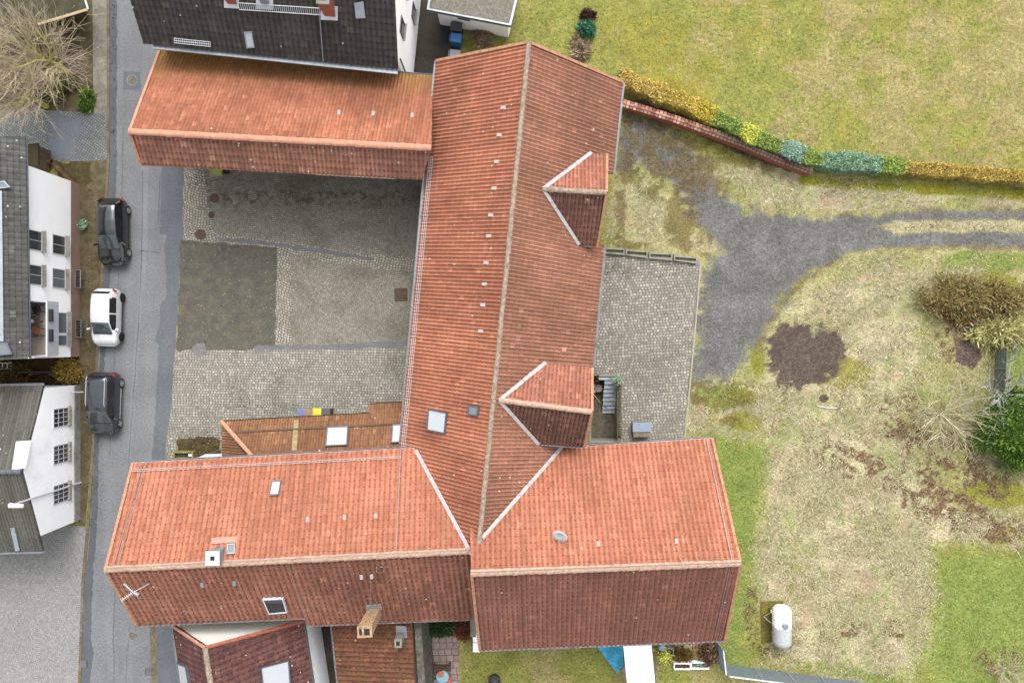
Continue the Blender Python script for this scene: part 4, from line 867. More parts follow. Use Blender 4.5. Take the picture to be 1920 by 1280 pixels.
for yc, hh in (((640 - 605) * 42.9 / 1280, 1.45), ((640 - 638) * 42.9 / 1280, .75)): wall_window((xw, yc, 1.95), (0, 1, 0), (1, 0, 0), hh * .92, 1.3, lh, 1, 1, (.3, M['concrete']), M['glassgrey'])
# balcony
bal = MB().obox((xw - 1.6, ybS, zf), (2.4, 0, 0), (0, ybN - ybS, 0), (0, 0, .06)).build("balcony_floor", plain('balcony_tiles', S(215, 202, 178), .8, .08), lh)
m = MB(); xo = xw + .8; m.obox((xo - .04, ybS, zf - .1), (.05, 0, 0), (0, ybN - ybS, 0), (0, 0, .98))
m.build("balustrade_panel", plain('pale_grey_panel', S(205, 210, 218), .6, .05), lh); MB().obox((xo - .06, ybS - .02, zf + .9), (.09, 0, 0), (0, ybN - ybS + .04, 0), (0, 0, .06)).build("handrail", M['whitemetal'], lh)
for k in (1.55, .35): MB().box((xo + .09, k, zf + .72), (.2, .75, .18)).build("flower_box", M['darkmetal'], lh)
for yy in (ybS + .03, ybN - .03): MB().obox((xw, yy - .03, zf), (.78, 0, 0), (0, .06, 0), (0, 0, .92)).build("balustrade_panel", M['whitemetal'], lh)
# roof furniture of the white house
skylight(LP, [(-8, 342), (9, 340), (20, 352), (-8, 356)], lh, M['zinc'], M['glassgrey'], "roof_window"); MB().prism([LP.at(x, y) + LP.n * .05 for x, y in [(-8,358),(4,358),(7,640),(-8,640)]], LP.n * .05).build("metal_flashing", M['zinc'], lroof)
skylight(LP, [(-14, 640), (14, 642), (24, 664), (-14, 668)], lh, M['zincdark'], M['glassgrey'], "roof_window")

# ---- white gabled house lower left
l2 = thing("gabled_house", "white gabled house with corrugated grey roof and three barred windows at the lower left", "house", P(100, 860))
gx_ = xw; apx = Vector((gx_, -7.55, 5.35)); A2 = Vector((gx_ - 9, -7.75, 5.35))
GN = Plane(apx, A2, P(81, 722, 3.5)); GS = Plane(apx, A2, P(80, 1033, 3.55))
gnr = tile_roof("roof", GN, [[apx, A2, GN.at(-170, 728), GN.at(81, 722)]], M['eternit'], l2, .19, 2.4, .05, .012); tile_roof("roof", GS, [[apx, A2, GS.at(-170, 1040), GS.at(80, 1033)]], M['eternit'], l2, .19, 2.4, .05, .012)
ridge("ridge_cap", apx, A2, .16, M['zincdark'], l2)
yn2, ys2 = -(722 - 640) * 45 / 1280 + .0, -(974 - 640) * 45 / 1280
zg = lambda y: min(GN.zat(gx_, y), GS.zat(gx_, y)) - .16
V = []
for x in (gx_, gx_ - 8.8): V += [Vector((x, yn2, 0)), Vector((x, yn2, zg(yn2))), Vector((x, -7.6, zg(-7.6))), Vector((x, ys2, zg(ys2))), Vector((x, ys2, 0))]
MB().add(V, [(0, 1, 2, 3, 4), (9, 8, 7, 6, 5)] + [(i, i + 5, (i + 1) % 5 + 5, (i + 1) % 5) for i in range(5)]).build("wall", M['white2'], l2)
MB().obox((gx_ + .004, ys2 + .04, 0), (.07, 0, 0), (0, yn2 - ys2 - .04, 0), (0, 0, .6)).build("plinth", plain('stone_plinth', S(176, 174, 168), .9, .2, dirt=S(120, 112, 90)), l2)
gutter(GN.at(-170, 728), GN.at(81, 722), l2, M['zinc'], .09, Vector((0, 1, 0))); gutter(GS.at(-170, 1040), GS.at(80, 1033), l2, M['zinc'], .07, Vector((0, -1, 0)))
MB().prism([GN.at(x, y) + GN.n * .07 for x, y in [(32,828),(61,826),(50,878),(24,881)]], GN.n * .03).build("metal_sheet", M['whitemetal'], gnr); MB().prism([GS.at(x, y) + GS.n * .07 for x, y in [(21,988),(29,987),(39,1030),(31,1031)]], GS.n * .03).build("metal_sheet", M['zinc'], l2)
for ya_, yb_ in ((764, 800), (832, 868), (905, 942)):
    yc = (640 - (ya_ + yb_) / 2) * 43.2 / 1280; f = wall_window((gx_, yc, 1.9), (0, 1, 0), (1, 0, 0), 1.18, 1.45, l2, 4, 3, (.2, M['concrete']), M['glass'])
    m = MB()
    for k in range(9): m.box((gx_ + .12, yc - .5 + k * .125 + random.uniform(-.02, .02), 1.9 - .725 + .05), (random.uniform(.06, .16), .1, random.uniform(.06, .14)), random.random())
    m.build("sill_stones", plain('sill_stone', S(190, 182, 160), .9, .2), f)

# ---- house at the bottom with the pale gable
bh = thing("brown_roofed_house", "house at the bottom edge with dark speckled tiles and pale gable behind", "house", P(450, 1260))
b0 = P(385, 1213, 7.0); b1 = b0 + Vector((.3, -2.0, 0)) * 5.2
QW = Plane(b0, b1, P(323, 1172, 4.1)); QE = Plane(b0, b1, P(569, 1164, 3.35))
dd = (b1 - b0)
eW0 = QW.at(323, 1172); eE0 = QE.at(569, 1163)
tile_roof("roof", QW, [[b0, b1, eW0 + dd, eW0]], M['maroon'], bh, .34, .3, .012, .025); tile_roof("roof", QE, [[b0, b1, eE0 + dd, eE0]], M['maroon'], bh, .34, .3, .012, .025)
ridge("ridge_cap", b0, b1, .16, M['ridge_m'], bh); ridge("verge", b0 + QW.n * .01, eW0, .1, M['ridge_o'], bh); ridge("verge", b0 + QE.n * .01, eE0, .12, M['dormer_n'] and M['redbrick'], bh)
gutter(eW0, eW0 + dd, bh, out=Vector((-1, 0, 0))); gutter(eE0, eE0 + dd, bh, M['zincdark'], out=Vector((1, 0, 0)))
wl = [eW0 + Vector((.3, -.12, -.25)), b0 + Vector((0, -.12, -.2)), eE0 + Vector((-.15, -.12, -.15))]; ft = [Vector((wl[2].x, wl[2].y, 0)), Vector((wl[0].x, wl[0].y, 0))]
MB().prism(wl + ft, dd * .97).build("wall", plain('pale_gable_render', S(225, 222, 212, 1.2), .9, .08, scale=1.5), bh)
skylight(QE, [(487,1250),(540,1236),(543,1280),(492,1296)], bh, M['zincdark'], M['glasspale'], bar=.06); skylight(QW, [(336,1240),(352,1246),(360,1290),(342,1284)], bh, M['zincdark'], M['glasspale'], bar=.06)
exw = eE0.x - .15; wall_window((exw + .012, eE0.y - 1.0, 2.2), (.15, -1, 0), (1, .15, 0), 1.1, 1.3, bh, 2, 1, None, M['glass'], M['zincdark'])
MB().obox((exw + .01, eE0.y - .1, 0), (.03, 0, 0), dd * .9, (0, 0, 3.1)).build("wall", M['white'], bh)
# ---- red roofed garage next to it
ga = thing("red_roofed_garage", "low garage with mossy red tiled roof at the bottom edge beside the slab terrace", "garage", P(700, 1240))
GA = Plane(P(622, 1172, 2.7), P(634, 1280, 2.7), P(772, 1176, 4.3))
tile_roof("roof", GA, [[GA.at(*p) for p in [(620,1150),(771,1150),(778,1290),(792,1480),(662,1480),(634,1280)]]], M['redtile'], ga, .3, .34)
w4 = [GA.at(*p) for p in [(624,1158),(770,1158),(776,1290),(788,1470),(664,1470),(637,1280)]]
MB().prism([Vector((p.x, p.y, 0)) for p in w4], (0, 0, 2.5)).build("wall", M['wall'], ga); gutter(GA.at(621, 1160), GA.at(634, 1280), ga, out=Vector((-1, 0, 0)))
pa, pb = GA.at(774, 1165), GA.at(783, 1290); d_ = (pb - pa) * 2.6
MB().obox(Vector((pa.x, pa.y, 0)), d_ - Vector((0, 0, d_.z)), (.42, 0, 0), (0, 0, 3.95)).build("party_wall", mossyground('lichened_wall', S(150, 148, 138), S(112, 110, 102), S(80, 76, 66), 3), ga)
b = GA.at(752, 1192); c2 = MB().box(b + Vector((-.02, 0, .25)), (.42, .5, 1.5)).build("chimney", M['concrete'], ga); MB().box(b + Vector((-.02, 0, .995)), (.22, .26, .02)).build("flue", M['black'], c2); strip("flashing", GA.at(744, 1182), GA.at(764, 1183), .7, .03, M['zinc'], c2, GA.n, .06)

# ---- dark roofed house at the top
dh = thing("dark_roofed_house", "house at the top edge with dark mossy roof and white right gable", "house", P(520, 40))
dW, dE = P(270, 82, 5.6), P(746, 130, 5.6); DP = Plane(dW, dE, P(245, 0, 7.28)); nv = DP.v
tW, tE = dW + nv * 7.4, dE + nv * 7.4
dr = tile_roof("roof", DP, [[dW, dE, tE, tW]], M['dark'], dh, .3, .36)
DB = Plane(tW, tE, tW + Vector((nv.x, nv.y, -nv.z)) * 5); tile_roof("roof", DB, [[tW, tE, tE + Vector((nv.x, nv.y, -nv.z)) * 7.4, tW + Vector((nv.x, nv.y, -nv.z)) * 7.4]], M['dark'], dh, .3, .36)
ridge("ridge_cap", tW, tE, .17, M['zincdark'], dh)
zd = lambda x, y: min(DP.zat(x, y), DB.zat(x, y)); farE, farW = tE + Vector((nv.x, nv.y, 0)) * 7.4, tW + Vector((nv.x, nv.y, 0)) * 7.4
ip = inset([dW, dE, farE, farW], [.5, .1, .4, .25]); gable_walls([Vector((p.x, p.y, 0)) for p in ip], zd, {(1, 2): .5, (3, 0): .5}, M['white'], dh)
g0, g1 = dW + Vector((.5, 0, 0)), dE
m = MB(); tt = (g1 - g0); ou = Vector((-nv.x, -nv.y, 0)).normalized(); m.obox(g0 - Vector((0, 0, .12)), tt, ou * .26, (0, 0, .03)); m.obox(g0 - Vector((0, 0, .10)) + ou * .26, tt, ou * .03, (0, 0, .14)); m.obox(g0 - Vector((0, 0, .10)) - ou * .0, tt, ou * .03, (0, 0, .12)); m.build("box_gutter", M['zinc'], dh)
skylight(DP, [(459,59),(474,58),(479,88),(464,89)], dh, M['zinc'], M['glasspale'], bar=.05); ladder_guard(DP, (329, 74), (397, 81), dh, .22, .12, .14, 3, .02)
MB().prism([DP.at(x, y) + DP.n * .07 for x, y in [(665,5),(682,2),(686,33),(668,34)]], DP.n * .04).build("light_sheet", M['zinc'], dr)
dn = (DP.at(742, 130) - DP.at(732, 0)); wire([DP.up(DP.at(598, 0), .1), DP.up(DP.at(607, 116), .1)], dh, .03)
def d_chim(px, py, w_, mat, h0, fl):
    b = DP.at(px, py); o = MB().box((b.x, b.y, b.z + h0 / 2 - .5), (w_, w_, h0 + 1), R(-5)).build("chimney", mat, dh)
    MB().box((b.x, b.y, b.z + h0 + .06), (w_ * 1.12, w_ * 1.12, .12), R(-5)).build('cap', M['concrete'], o); MB().box((b.x, b.y, b.z + h0 + .135), (w_ * .5, w_ * .5, .03), R(-5)).build("flue", M['black'], o)
    q_ = [DP.at(px - fl, py - fl * .5), DP.at(px + fl, py - fl * .4), DP.at(px + fl, py + fl * 1.25), DP.at(px - fl, py + fl * 1.15)]; MB().prism([p + DP.n * .06 for p in q_], DP.n * .03).build("flashing", M['whitemetal'], o)
d_chim(618, 18, .62, M['redbrick'], 1.2, 16); d_chim(435, -2, .5, M['redbrick'], 1.0, 14); d_chim(497, -2, .45, M['zinc'], .6, 16)
p, q_ = DP.at(448, 4), DP.at(600, 14); m = MB(); s = (q_ - p).cross(DP.n).normalized() * .35
m.tube([p + DP.n * .15, q_ + DP.n * .15], .025, 4).tube([p + s + DP.n * .15, q_ + s + DP.n * .15], .025, 4)
for i in range(40): c = p.lerp(q_, i / 39) + DP.n * .15; m.tube([c, c + s], .018, 3)
m.build("roof_walkway", M['whitemetal'], dh)
ed = Vector((nv.x, nv.y, 0)).normalized(); en = Vector((ed.y, -ed.x, 0)); pe = Vector((ip[1].x, ip[1].y, 0))
for dist, z in ((2.1, 5.2), (4.4, 5.4), (4.4, 2.2)): wall_window(pe + ed * dist + Vector((0, 0, z)) + en * .004, ed, en, .9, 1.15, dh, 1, 1, (.15, M['concrete']), M['glass'], M['zincdark'])
wire([pe + Vector((.12, .25, 0)), pe + Vector((.12, .25, 5.2))], dh, .05, M['darkmetal'], "downpipe")

# ---- flat roofed garage top, mossy shed top left, low shed by the white house
fg = thing("flat_roofed_garage", "white garage with a flat gravel roof at the top edge", "garage", P(880, 10)); gz = 2.7
fp = [P(x, y, gz) for x, y in [(801,21),(958,51),(985,-60),(820,-95)]]
MB().prism(fp, (0, 0, .12)).build("roof", M['gravelroof'], fg); MB().ring([p + Vector((0, 0, -.1)) for p in fp], [fp[i].lerp(sum(fp, Vector()) / 4, .05) + Vector((0, 0, -.1)) for i in range(4)], (0, 0, .3)).build("fascia", M['zinc'], fg)
ip2 = inset(fp, [.5, .3, .3, .45]); MB().prism([Vector((p.x, p.y, 0)) for p in ip2], (0, 0, gz - .005)).build("wall", M['white2'], fg)
a, b = ip2[0], ip2[1]; t_ = Vector((b.x - a.x, b.y - a.y, 0)).normalized(); wall_window(Vector((a.x, a.y, 1.6)) + t_ * 1.7 + Vector((t_.y, -t_.x, 0)) * .004, t_, (t_.y, -t_.x, 0), .8, .45, fg, 1, 1, None, M['glass'], M['greymetal'])
ts = thing("mossy_shed", "shed with a mossy felt roof at the top left corner", "shed", P(60, 10))
tp_ = [P(x, y, 2.0) for x, y in [(-60,42),(75,48),(168,20),(150,-40),(-60,-60)]]; MB().prism(tp_, (0, 0, .12)).build("roof", M['mossroof'], ts)
MB().prism([Vector((p.x, p.y, 0)) for p in inset(tp_, 1.0)], (0, 0, 1.95)).build("wall", M['timber'], ts); strip("fascia", tp_[1], tp_[2], .16, .05, M['timberlight'], ts, None, .13); strip("drip_edge", tp_[2], tp_[3], .1, .05, M['whitemetal'], ts, None, .13)
ls = thing("wood_store", "low dark mossy store beside the white house at the left", "shed", P(62, 290))
lp_ = [P(x, y, 1.3) for x, y in [(46,272),(74,269),(74,312),(46,330)]]; MB().prism(lp_, (0, 0, .1)).build("roof", mossyground('mossy_boards', S(92, 86, 38), S(70, 62, 46), S(54, 44, 34), 1.5), ls); MB().prism([Vector((p.x, p.y, 0)) for p in inset(lp_, .12)], (0, 0, 1.29)).build("wall", M['timber'], ls)
gw = thing("garden_wall", "low mossy garden wall beside the left pavement", "wall", P(125, 330))
m = MB()
for a, b in (((75,302),(108,302)), ((108,302),(150,347))):
    p, q_ = P(*a), P(*b); s = (q_ - p).cross(Vector((0, 0, 1))).normalized() * .25; m.obox(p, q_ - p, s, (0, 0, .5))
m.build("wall_body", M['brownstrip'], gw)
# ------------------------------------------------------------------ cars
def paint(name, c, metal=0.0, rough=.3):
    g = G(name); n = g.noise(3, 4, .6); return g.out(g.scale(c, g.ss(n, .3, .7, .93, 1.05)), rough, None, metal, .5, coat=1.0)
CARGLASS = glassm('car_glass', (.035, .045, .045, 1), .03); CARSIDE = glassm('car_side_glass', (.008, .009, .011, 1), .05)
CHROME = plain('alloy', S(215, 215, 215), .35, .1, .1); REDL = plain('tail_lamp', S(190, 30, 40), .25, .05); HEADL = plain('head_lamp', S(215, 220, 225), .15, .05, .2)
def car(name, label, cx, cy, head, L, W, prof, pmat, wheel_c, rails=False, zoff=.03):
    """prof: (t, top z, half width ratio of the roof edge, belt z); t = 0 rear .. 1 front. Local +Y is forward."""
    t = thing(name, label, "car", (0, 0, 0))
    T = np.linspace(0, 1, 90); pt = np.array([p[0] for p in prof['st']])
    sm = lambda a, k=2: np.convolve(np.pad(a, k, mode='edge'), np.ones(2 * k + 1) / (2 * k + 1), 'valid')
    top = sm(np.interp(T, pt, [p[1] for p in prof['st']])); wr = sm(np.interp(T, pt, [p[2] for p in prof['st']])); belt = sm(np.interp(T, pt, [p[3] for p in prof['st']]))
    pw = np.interp(T, [0, .012, .04, .1, .2, .8, .9, .96, .988, 1], [.70, .80, .90, .97, 1, 1, .965, .88, .76, .62]); pw = sm(pw, 1)
    zb = np.interp(T, [0, .03, .1, .9, .97, 1], [.38, .26, .2, .18, .24, .34])
    V = []; ns = 0
    for i, tt in enumerate(T):
        hw = W / 2 * pw[i]; y = (tt - .5) * L; tz, bz = top[i], min(belt[i], top[i] - .015); rw_ = W / 2 * wr[i]
        rw_ = min(rw_, hw * .985)
        half = [(hw * .82, zb[i]), (hw * .955, zb[i] + .05), (hw * .985, zb[i] + .2), (hw, .56), (hw * .992, (.56 + bz) / 2), (hw * .965, bz), (hw * .93 * .35 + rw_ * .65, bz + (tz - bz) * .55), (rw_, tz - (tz - bz) * .16), (rw_ * .93, tz - .02), (rw_ * .55, tz + .012), (0, tz + .022)]
        row = [(-x, y, z) for x, z in half] + [(x, y, z) for x, z in reversed(half[:-1])]; ns = len(row); V += row
    body, ws, rwn, sw = [], [], [], [[], []]; a, b, c_, d_ = prof['ws0'], prof['ws1'], prof['rw0'], prof['rw1']
    for i in range(len(T) - 1):
        tm = (T[i] + T[i + 1]) / 2
        for j in range(ns - 1):
            f = (i*ns + j, i*ns + j + 1, (i+1)*ns + j + 1, (i+1)*ns + j); jj = min(j, ns - 2 - j)
            if jj >= 7 and a < tm < b and not (jj == 7): ws.append(f)
            elif jj >= 8 and c_ < tm < d_: rwn.append(f)
            elif jj in (5, 6) and prof['s0'] < tm < prof['s1'] and not (abs(tm - prof['bp']) < .012) and not (jj == 6 and (tm < prof['s0'] + .02)): sw[0 if j < ns / 2 else 1].append(f)
            else: body.append(f)
    body += [tuple(range(ns)), tuple(range((len(T)-1)*ns + ns - 1, (len(T)-1)*ns - 1, -1))]
    body += [(i*ns + ns - 1, i*ns, (i+1)*ns, (i+1)*ns + ns - 1) for i in range(len(T) - 1)]
    def sub(nm, fs, mat, par, sm_=True):
        u = sorted({k for f in fs for k in f}); ix = {k: q for q, k in enumerate(u)}
        m = MB(); m.add([V[k] for k in u], [tuple(reversed([ix[k] for k in f])) for f in fs]); return m.build(nm, mat, par, sm_)
    bo = sub("body", body, pmat, t); sub("windscreen", ws, CARGLASS, t); sub("rear_window", rwn, CARSIDE, t)
    for q in sw: sub("side_window", q, CARSIDE, t)
    hw = W / 2
    for sx in (-1, 1):
        for ty in prof['wh']:
            y = (ty - .5) * L; c = Vector((sx * (hw - .085), y, .315))
            wh = MB().lathe(c, [(.2, -.1), (.305, -.1), (.318, -.06), (.318, .08), (.3, .105), (.2, .108)], 24, 'X').build("wheel", M['rubber'], t, False)
            m = MB(); o = c + Vector((sx * .109, 0, 0)); m.lathe(o, [(.205, -.004), (.205, .008), (.18, .008), (.18, -.004)], 24, 'X', False); m.lathe(o, [(.04, -.004), (.04, .012)], 10, 'X')
            for k in range(5):
                an = 2 * math.pi * k / 5; dv = Vector((0, math.cos(an), math.sin(an))); pv = Vector((0, -dv.z, dv.y)); m.obox(o + dv * .03 - pv * .03, dv * .16, pv * .06, (sx * .009, 0, 0))
            m.build("rim", wheel_c, wh)
        y = (prof['ws1'] - .5) * L - .12 - .12; z = np.interp(prof['ws1'] - .03, T, belt)
        MB().box((sx * (hw + .09), y, z + .06), (.2, .1, .13), sx * .25).build("wing_mirror", pmat, t)
        yf = .47 * L; m = MB(); zt_ = float(np.interp(.955, T, belt)); m.add([(sx*hw*.62, .5*L*.965, zt_ - .12), (sx*hw*.93, .5*L*.86, zt_ - .09), (sx*hw*.96, .5*L*.80, zt_ + .045), (sx*hw*.60, .5*L*.93, zt_ + .04), (sx*hw*.60, .5*L*.90, zt_ + .075), (sx*hw*.93, .5*L*.79, zt_ + .075)], [(0, 1, 2, 3), (3, 2, 5, 4)] if sx > 0 else [(3, 2, 1, 0), (4, 5, 2, 3)]); m.build("headlight", HEADL, t)
        zr = prof['tz']; MB().add([(sx*hw*.66, -.5*L*1.0, zr - .1), (sx*hw*.95, -.5*L*.925, zr - .1), (sx*hw*.985, -.5*L*.87, zr + .05), (sx*hw*.93, -.5*L*.90, zr + .14), (sx*hw*.70, -.5*L*.965, zr + .12)], [(0, 1, 2, 3, 4)] if sx < 0 else [(4, 3, 2, 1, 0)]).build("tail_light", REDL, t)
        if rails:
            zt2 = float(np.interp(.35, T, top)); xr = sx * hw * float(np.interp(.35, T, wr)) * .86; MB().tube([(xr, -.44*L, zt2 - .02), (xr, -.41*L, zt2 + .07), (xr, -.02*L, zt2 + .07), (xr, .015*L, zt2)], .022, 6).build("roof_rail", CHROME, t)
        MB().box((sx * (hw * .99), 0, .34), (.03, L * .5, .03)).build("trim_strip", CHROME if rails else M['black'], t)
    zc = float(np.interp(prof['ws1'] + .015, T, top)); MB().box((0, (prof['ws1'] + .012 - .5) * L, zc + .028), (W * .72, .09, .015)).build("cowl", M['black'], t)
    for k in range(2): MB().tube([(-.35 + .5 * k, (prof['ws1'] - .5) * L, zc + .05), (.1 + .5 * k, (prof['ws1'] - .03 - .5) * L, zc + .1)], .012, 4).build("wiper", M['black'], t)
    MB().box((0, .5 * L * .995, .5), (W * .5, .03, .12)).build("grille", M['black'], t)
    t.location = (cx, cy, zoff); t.rotation_euler = (0, 0, head); return t
hatch = dict(st=[(0,.62,.70,.55),(.015,.80,.74,.74),(.04,.93,.74,.86),(.055,1.0,.72,.92),(.13,1.36,.66,.95),(.2,1.42,.69,.95),(.36,1.46,.71,.93),(.5,1.44,.71,.92),(.58,1.38,.71,.91),(.755,.98,.78,.89),(.78,.95,.80,.87),(.88,.88,.80,.80),(.95,.77,.76,.70),(.985,.64,.68,.58),(1,.5,.6,.46)], ws0=.575, ws1=.75, rw0=.06, rw1=.135, s0=.14, s1=.70, bp=.44, wh=(.17, .80), tz=.84)
small = dict(st=[(0,.66,.70,.58),(.015,.86,.76,.8),(.035,1.02,.74,.92),(.05,1.12,.72,.95),(.105,1.42,.68,.97),(.2,1.47,.72,.97),(.4,1.49,.74,.95),(.53,1.46,.74,.94),(.60,1.40,.73,.94),(.775,1.0,.80,.92),(.80,.97,.82,.9),(.9,.88,.82,.82),(.955,.76,.78,.7),(.985,.64,.70,.58),(1,.5,.6,.46)], ws0=.60, ws1=.77, rw0=.055, rw1=.105, s0=.16, s1=.72, bp=.44, wh=(.15, .83), tz=.98)
mpv = dict(st=[(0,.70,.72,.6),(.012,.95,.80,.86),(.025,1.08,.78,.95),(.035,1.2,.76,.98),(.07,1.6,.76,1.0),(.12,1.65,.78,1.0),(.35,1.66,.79,.98),(.52,1.63,.79,.97),(.60,1.55,.77,.96),(.78,1.03,.82,.94),(.805,.99,.84,.92),(.9,.9,.84,.84),(.955,.78,.80,.72),(.985,.66,.72,.6),(1,.5,.62,.46)], ws0=.60, ws1=.775, rw0=.04, rw1=.075, s0=.09, s1=.73, bp=.42, wh=(.17, .81), tz=1.08)
HD = R(180 - 1.0)
car("parked_car", "black hatchback with silver wheels, front-most car towards the top of the road", -25.93, 7.1, R(180 + .5), 4.38, 1.72, hatch, paint('black_paint', S(24, 25, 28), 0, .22), CHROME)
car("parked_car", "small white hatchback with black wheels parked between a black car and a grey van", -26.33, 1.56, R(180 - 1.5), 3.72, 1.66, small, paint('white_paint', S(250, 250, 252), 0, .3), M['black'])
car("parked_car", "dark grey people carrier with silver roof rails parked beside the gabled white house", -26.45, -4.05, R(180 - 2.2), 4.1, 1.74, mpv, paint('grey_paint', S(60, 65, 74), .3, .22), CHROME, True)

# ------------------------------------------------------------------ wheelie bins
def bin_(px, py, cbody, clid, label, grp, rz=0.0, handle=True):
    p = P(px, py); t = thing("wheelie_bin", label, "bin", (0, 0, 0), grp); m = MB()
    V = [(-.22,-.27,.06),(.22,-.27,.06),(.22,.25,.06),(-.22,.25,.06),(-.28,-.34,.98),(.28,-.34,.98),(.28,.34,.98),(-.28,.34,.98)]
    m.add(V, [(3,2,1,0),(4,5,6,7),(0,1,5,4),(1,2,6,5),(2,3,7,6),(3,0,4,7)]).build("bin_body", cbody, t)
    l = MB().add([(-.3,-.37,1.0),(.3,-.37,1.0),(.3,.36,1.0),(-.3,.36,1.0),(-.27,-.33,1.06),(.27,-.33,1.06),(.25,.28,1.09),(-.25,.28,1.09)], [(3,2,1,0),(4,5,6,7),(0,1,5,4),(1,2,6,5),(2,3,7,6),(3,0,4,7)])
    l.tube([(-.2,.40,1.0),(.2,.40,1.0)], .02, 5); l.box((0, -.05, 1.085), (.22, .2, .015)); l.build("lid", clid, t)
    for s in (-1, 1): MB().lathe((s * .25, .3, .1), [(.1, -.025), (.1, .025)], 12, 'X').build("wheel", M['black'], t)
    t.location = p; t.rotation_euler = (0, 0, rz); return t
dk = plain('bin_grey', S(92, 94, 98), .6, .1); bl = plain('bin_blue', S(70, 140, 215), .5, .08); bl2 = plain('bin_lavender', S(118, 132, 190), .5, .08); br = plain('bin_brown', S(165, 135, 105), .6, .1); ye = plain('bin_yellow', S(235, 225, 60), .5, .05); lg = plain('bin_pale_grey', S(140, 145, 150), .6, .1)
gy = "bins in the dark back yard"; gc = "bins along the lean-to wall"
bin_(858, 63, dk, dk, "dark grey wheelie bin nearest the white garage wall", gy, R(82)); bin_(857, 84, bl, bl, "blue wheelie bin in the dark back yard", gy, R(82)); bin_(855, 114, lg, lg, "pale grey wheelie bin at the barn end of the dark back yard", gy, R(84))
bin_(575, 775, bl2, bl2, "lavender blue wheelie bin beside the lean-to", gc, R(180)); bin_(588, 774, br, br, "brown wheelie bin between a blue and a yellow one", gc, R(180)); bin_(603, 773, M['black'], ye, "wheelie bin with bright yellow lid beside the lean-to", gc, R(180)); bin_(619, 773, M['black'], dk, "black wheelie bin right of the yellow lidded one", gc, R(180))
ym = P(848, 128); t = thing("yellow_sack", "pale yellow sack lying behind the pale grey bin", "sack", ym); MB().lathe(ym, [(.12, 0), (.26, .08), (.25, .25), (.1, .36)], 10).build("sack_body", M['lf_bry'], t)

# ------------------------------------------------------------------ street furniture
t = thing("street_lamp", "tall grey street lamp leaning over the white gabled house", "street lamp", P(152, 904)); b = P(152, 904); MB().tube([b, b + Vector((0, 0, 3)), b + Vector((0, 0, 6.3))], [.07, .06, .045], 8).build("pole", M['whitemetal'], t)
tp = b + Vector((0, 0, 6.3)); MB().tube([tp, tp + Vector((.35, -.02, .12))], .03, 6).build("arm", M['whitemetal'], t)
MB().add([tp + Vector(v) for v in [(-.1,-.14,.0),(.75,-.12,.08),(.8,.1,.08),(-.1,.14,.0),(-.05,-.1,.16),(.65,-.09,.2),(.65,.08,.2),(-.05,.1,.16)]], [(3,2,1,0),(4,5,6,7),(0,1,5,4),(1,2,6,5),(2,3,7,6),(3,0,4,7)]).build("lamp_head", M['whitemetal'], t)
t = thing("wall_bracket", "thin pale pipe sticking out of the gabled house over the pavement", "pipe", P(146, 735, .8)); p = P(140, 735, .9); MB().tube([p + Vector((-.3, 0, 0)), p + Vector((.62, .02, .06))], .03, 6).build("pipe", M['whitemetal'], t)
def rack(px, py, label):
    p = P(px, py); t = thing("metal_rack", label, "rack", p, "metal racks on the left pavement"); m = MB(); w_, l_, h_ = .34, 1.15, .5
    for y in (-l_/2, 0, l_/2):
        for x in (-w_/2, w_/2): m.tube([p + Vector((x, y, 0)), p + Vector((x, y, h_))], .022, 5)
    m.build("leg", M['greymetal'], t); m = MB()
    for x in (-w_/2, w_/2): m.tube([p + Vector((x, -l_/2, h_)), p + Vector((x, l_/2, h_))], .028, 6)
    for y in (-l_/2, l_/2): m.tube([p + Vector((-w_/2, y, h_)), p + Vector((w_/2, y, h_))], .028, 6)
    m.build("frame", M['greymetal'], t); m = MB()
    for k in range(6): m.box(p + Vector((0, -l_/2 + .12 + k * .18, h_ - .06)), (w_ - .06, .09, .03))
    m.build("slats", M['darkmetal'], t)
rack(155, 524, "grey metal rack on the pavement beside the black car"); rack(156, 616, "grey metal rack on the pavement beside the small white car")
def manhole(px, py, r, label, sq=False, z=.02):
    p = P(px, py); p.z = z; t = thing("manhole_cover", label, "manhole cover", p, "manhole covers")
    MB().lathe(p, [(r, 0), (r, .008), (r * .88, .008)], 24).build("frame", M['concrete'], t); m = MB().lathe(p, [(r * .85, .004), (r * .85, .014)], 24)
    for k in range(7): m.box(p + Vector((0, (k - 3) * r * .2, .017)), (r * 1.2 * math.sqrt(max(.05, 1 - ((k - 3) / 3.6) ** 2)), r * .08, .006), .6)
    m.build("lid", ridge_mat('cast_iron', S(96, 92, 86), S(130, 126, 118), S(150, 146, 138)), t)
manhole(248, 151, .36, "round manhole cover in a dark square patch near the top of the road"); manhole(248, 1191, .3, "round manhole cover low in the road beside the brown slope")
def drain(px, py, label, z=.02, rz=0):
    p = P(px, py); p.z = z; t = thing("drain_grate", label, "drain", p, "road drains"); s = .2
    MB().ring([p + Vector(v) for v in [(-s-.04,-s-.04,0),(s+.04,-s-.04,0),(s+.04,s+.04,0),(-s-.04,s+.04,0)]], [p + Vector(v) for v in [(-s,-s,0),(s,-s,0),(s,s,0),(-s,s,0)]], (0, 0, .02)).build("frame", M['kerb'], t); m = MB()
    for k in range(6): m.box(p + Vector((-s + .04 + k * .064, 0, .012)), (.034, 2 * s, .015))
    m.build("bars", M['greymetal'], t); MB().box(p + Vector((0, 0, .003)), (2 * s, 2 * s, .003)).build("pit", M['black'], t)
drain(157, 1243, "drain grate at the left kerb beside the plaza", .05); drain(279, 1258, "drain grate at the right edge of the road near the bottom")
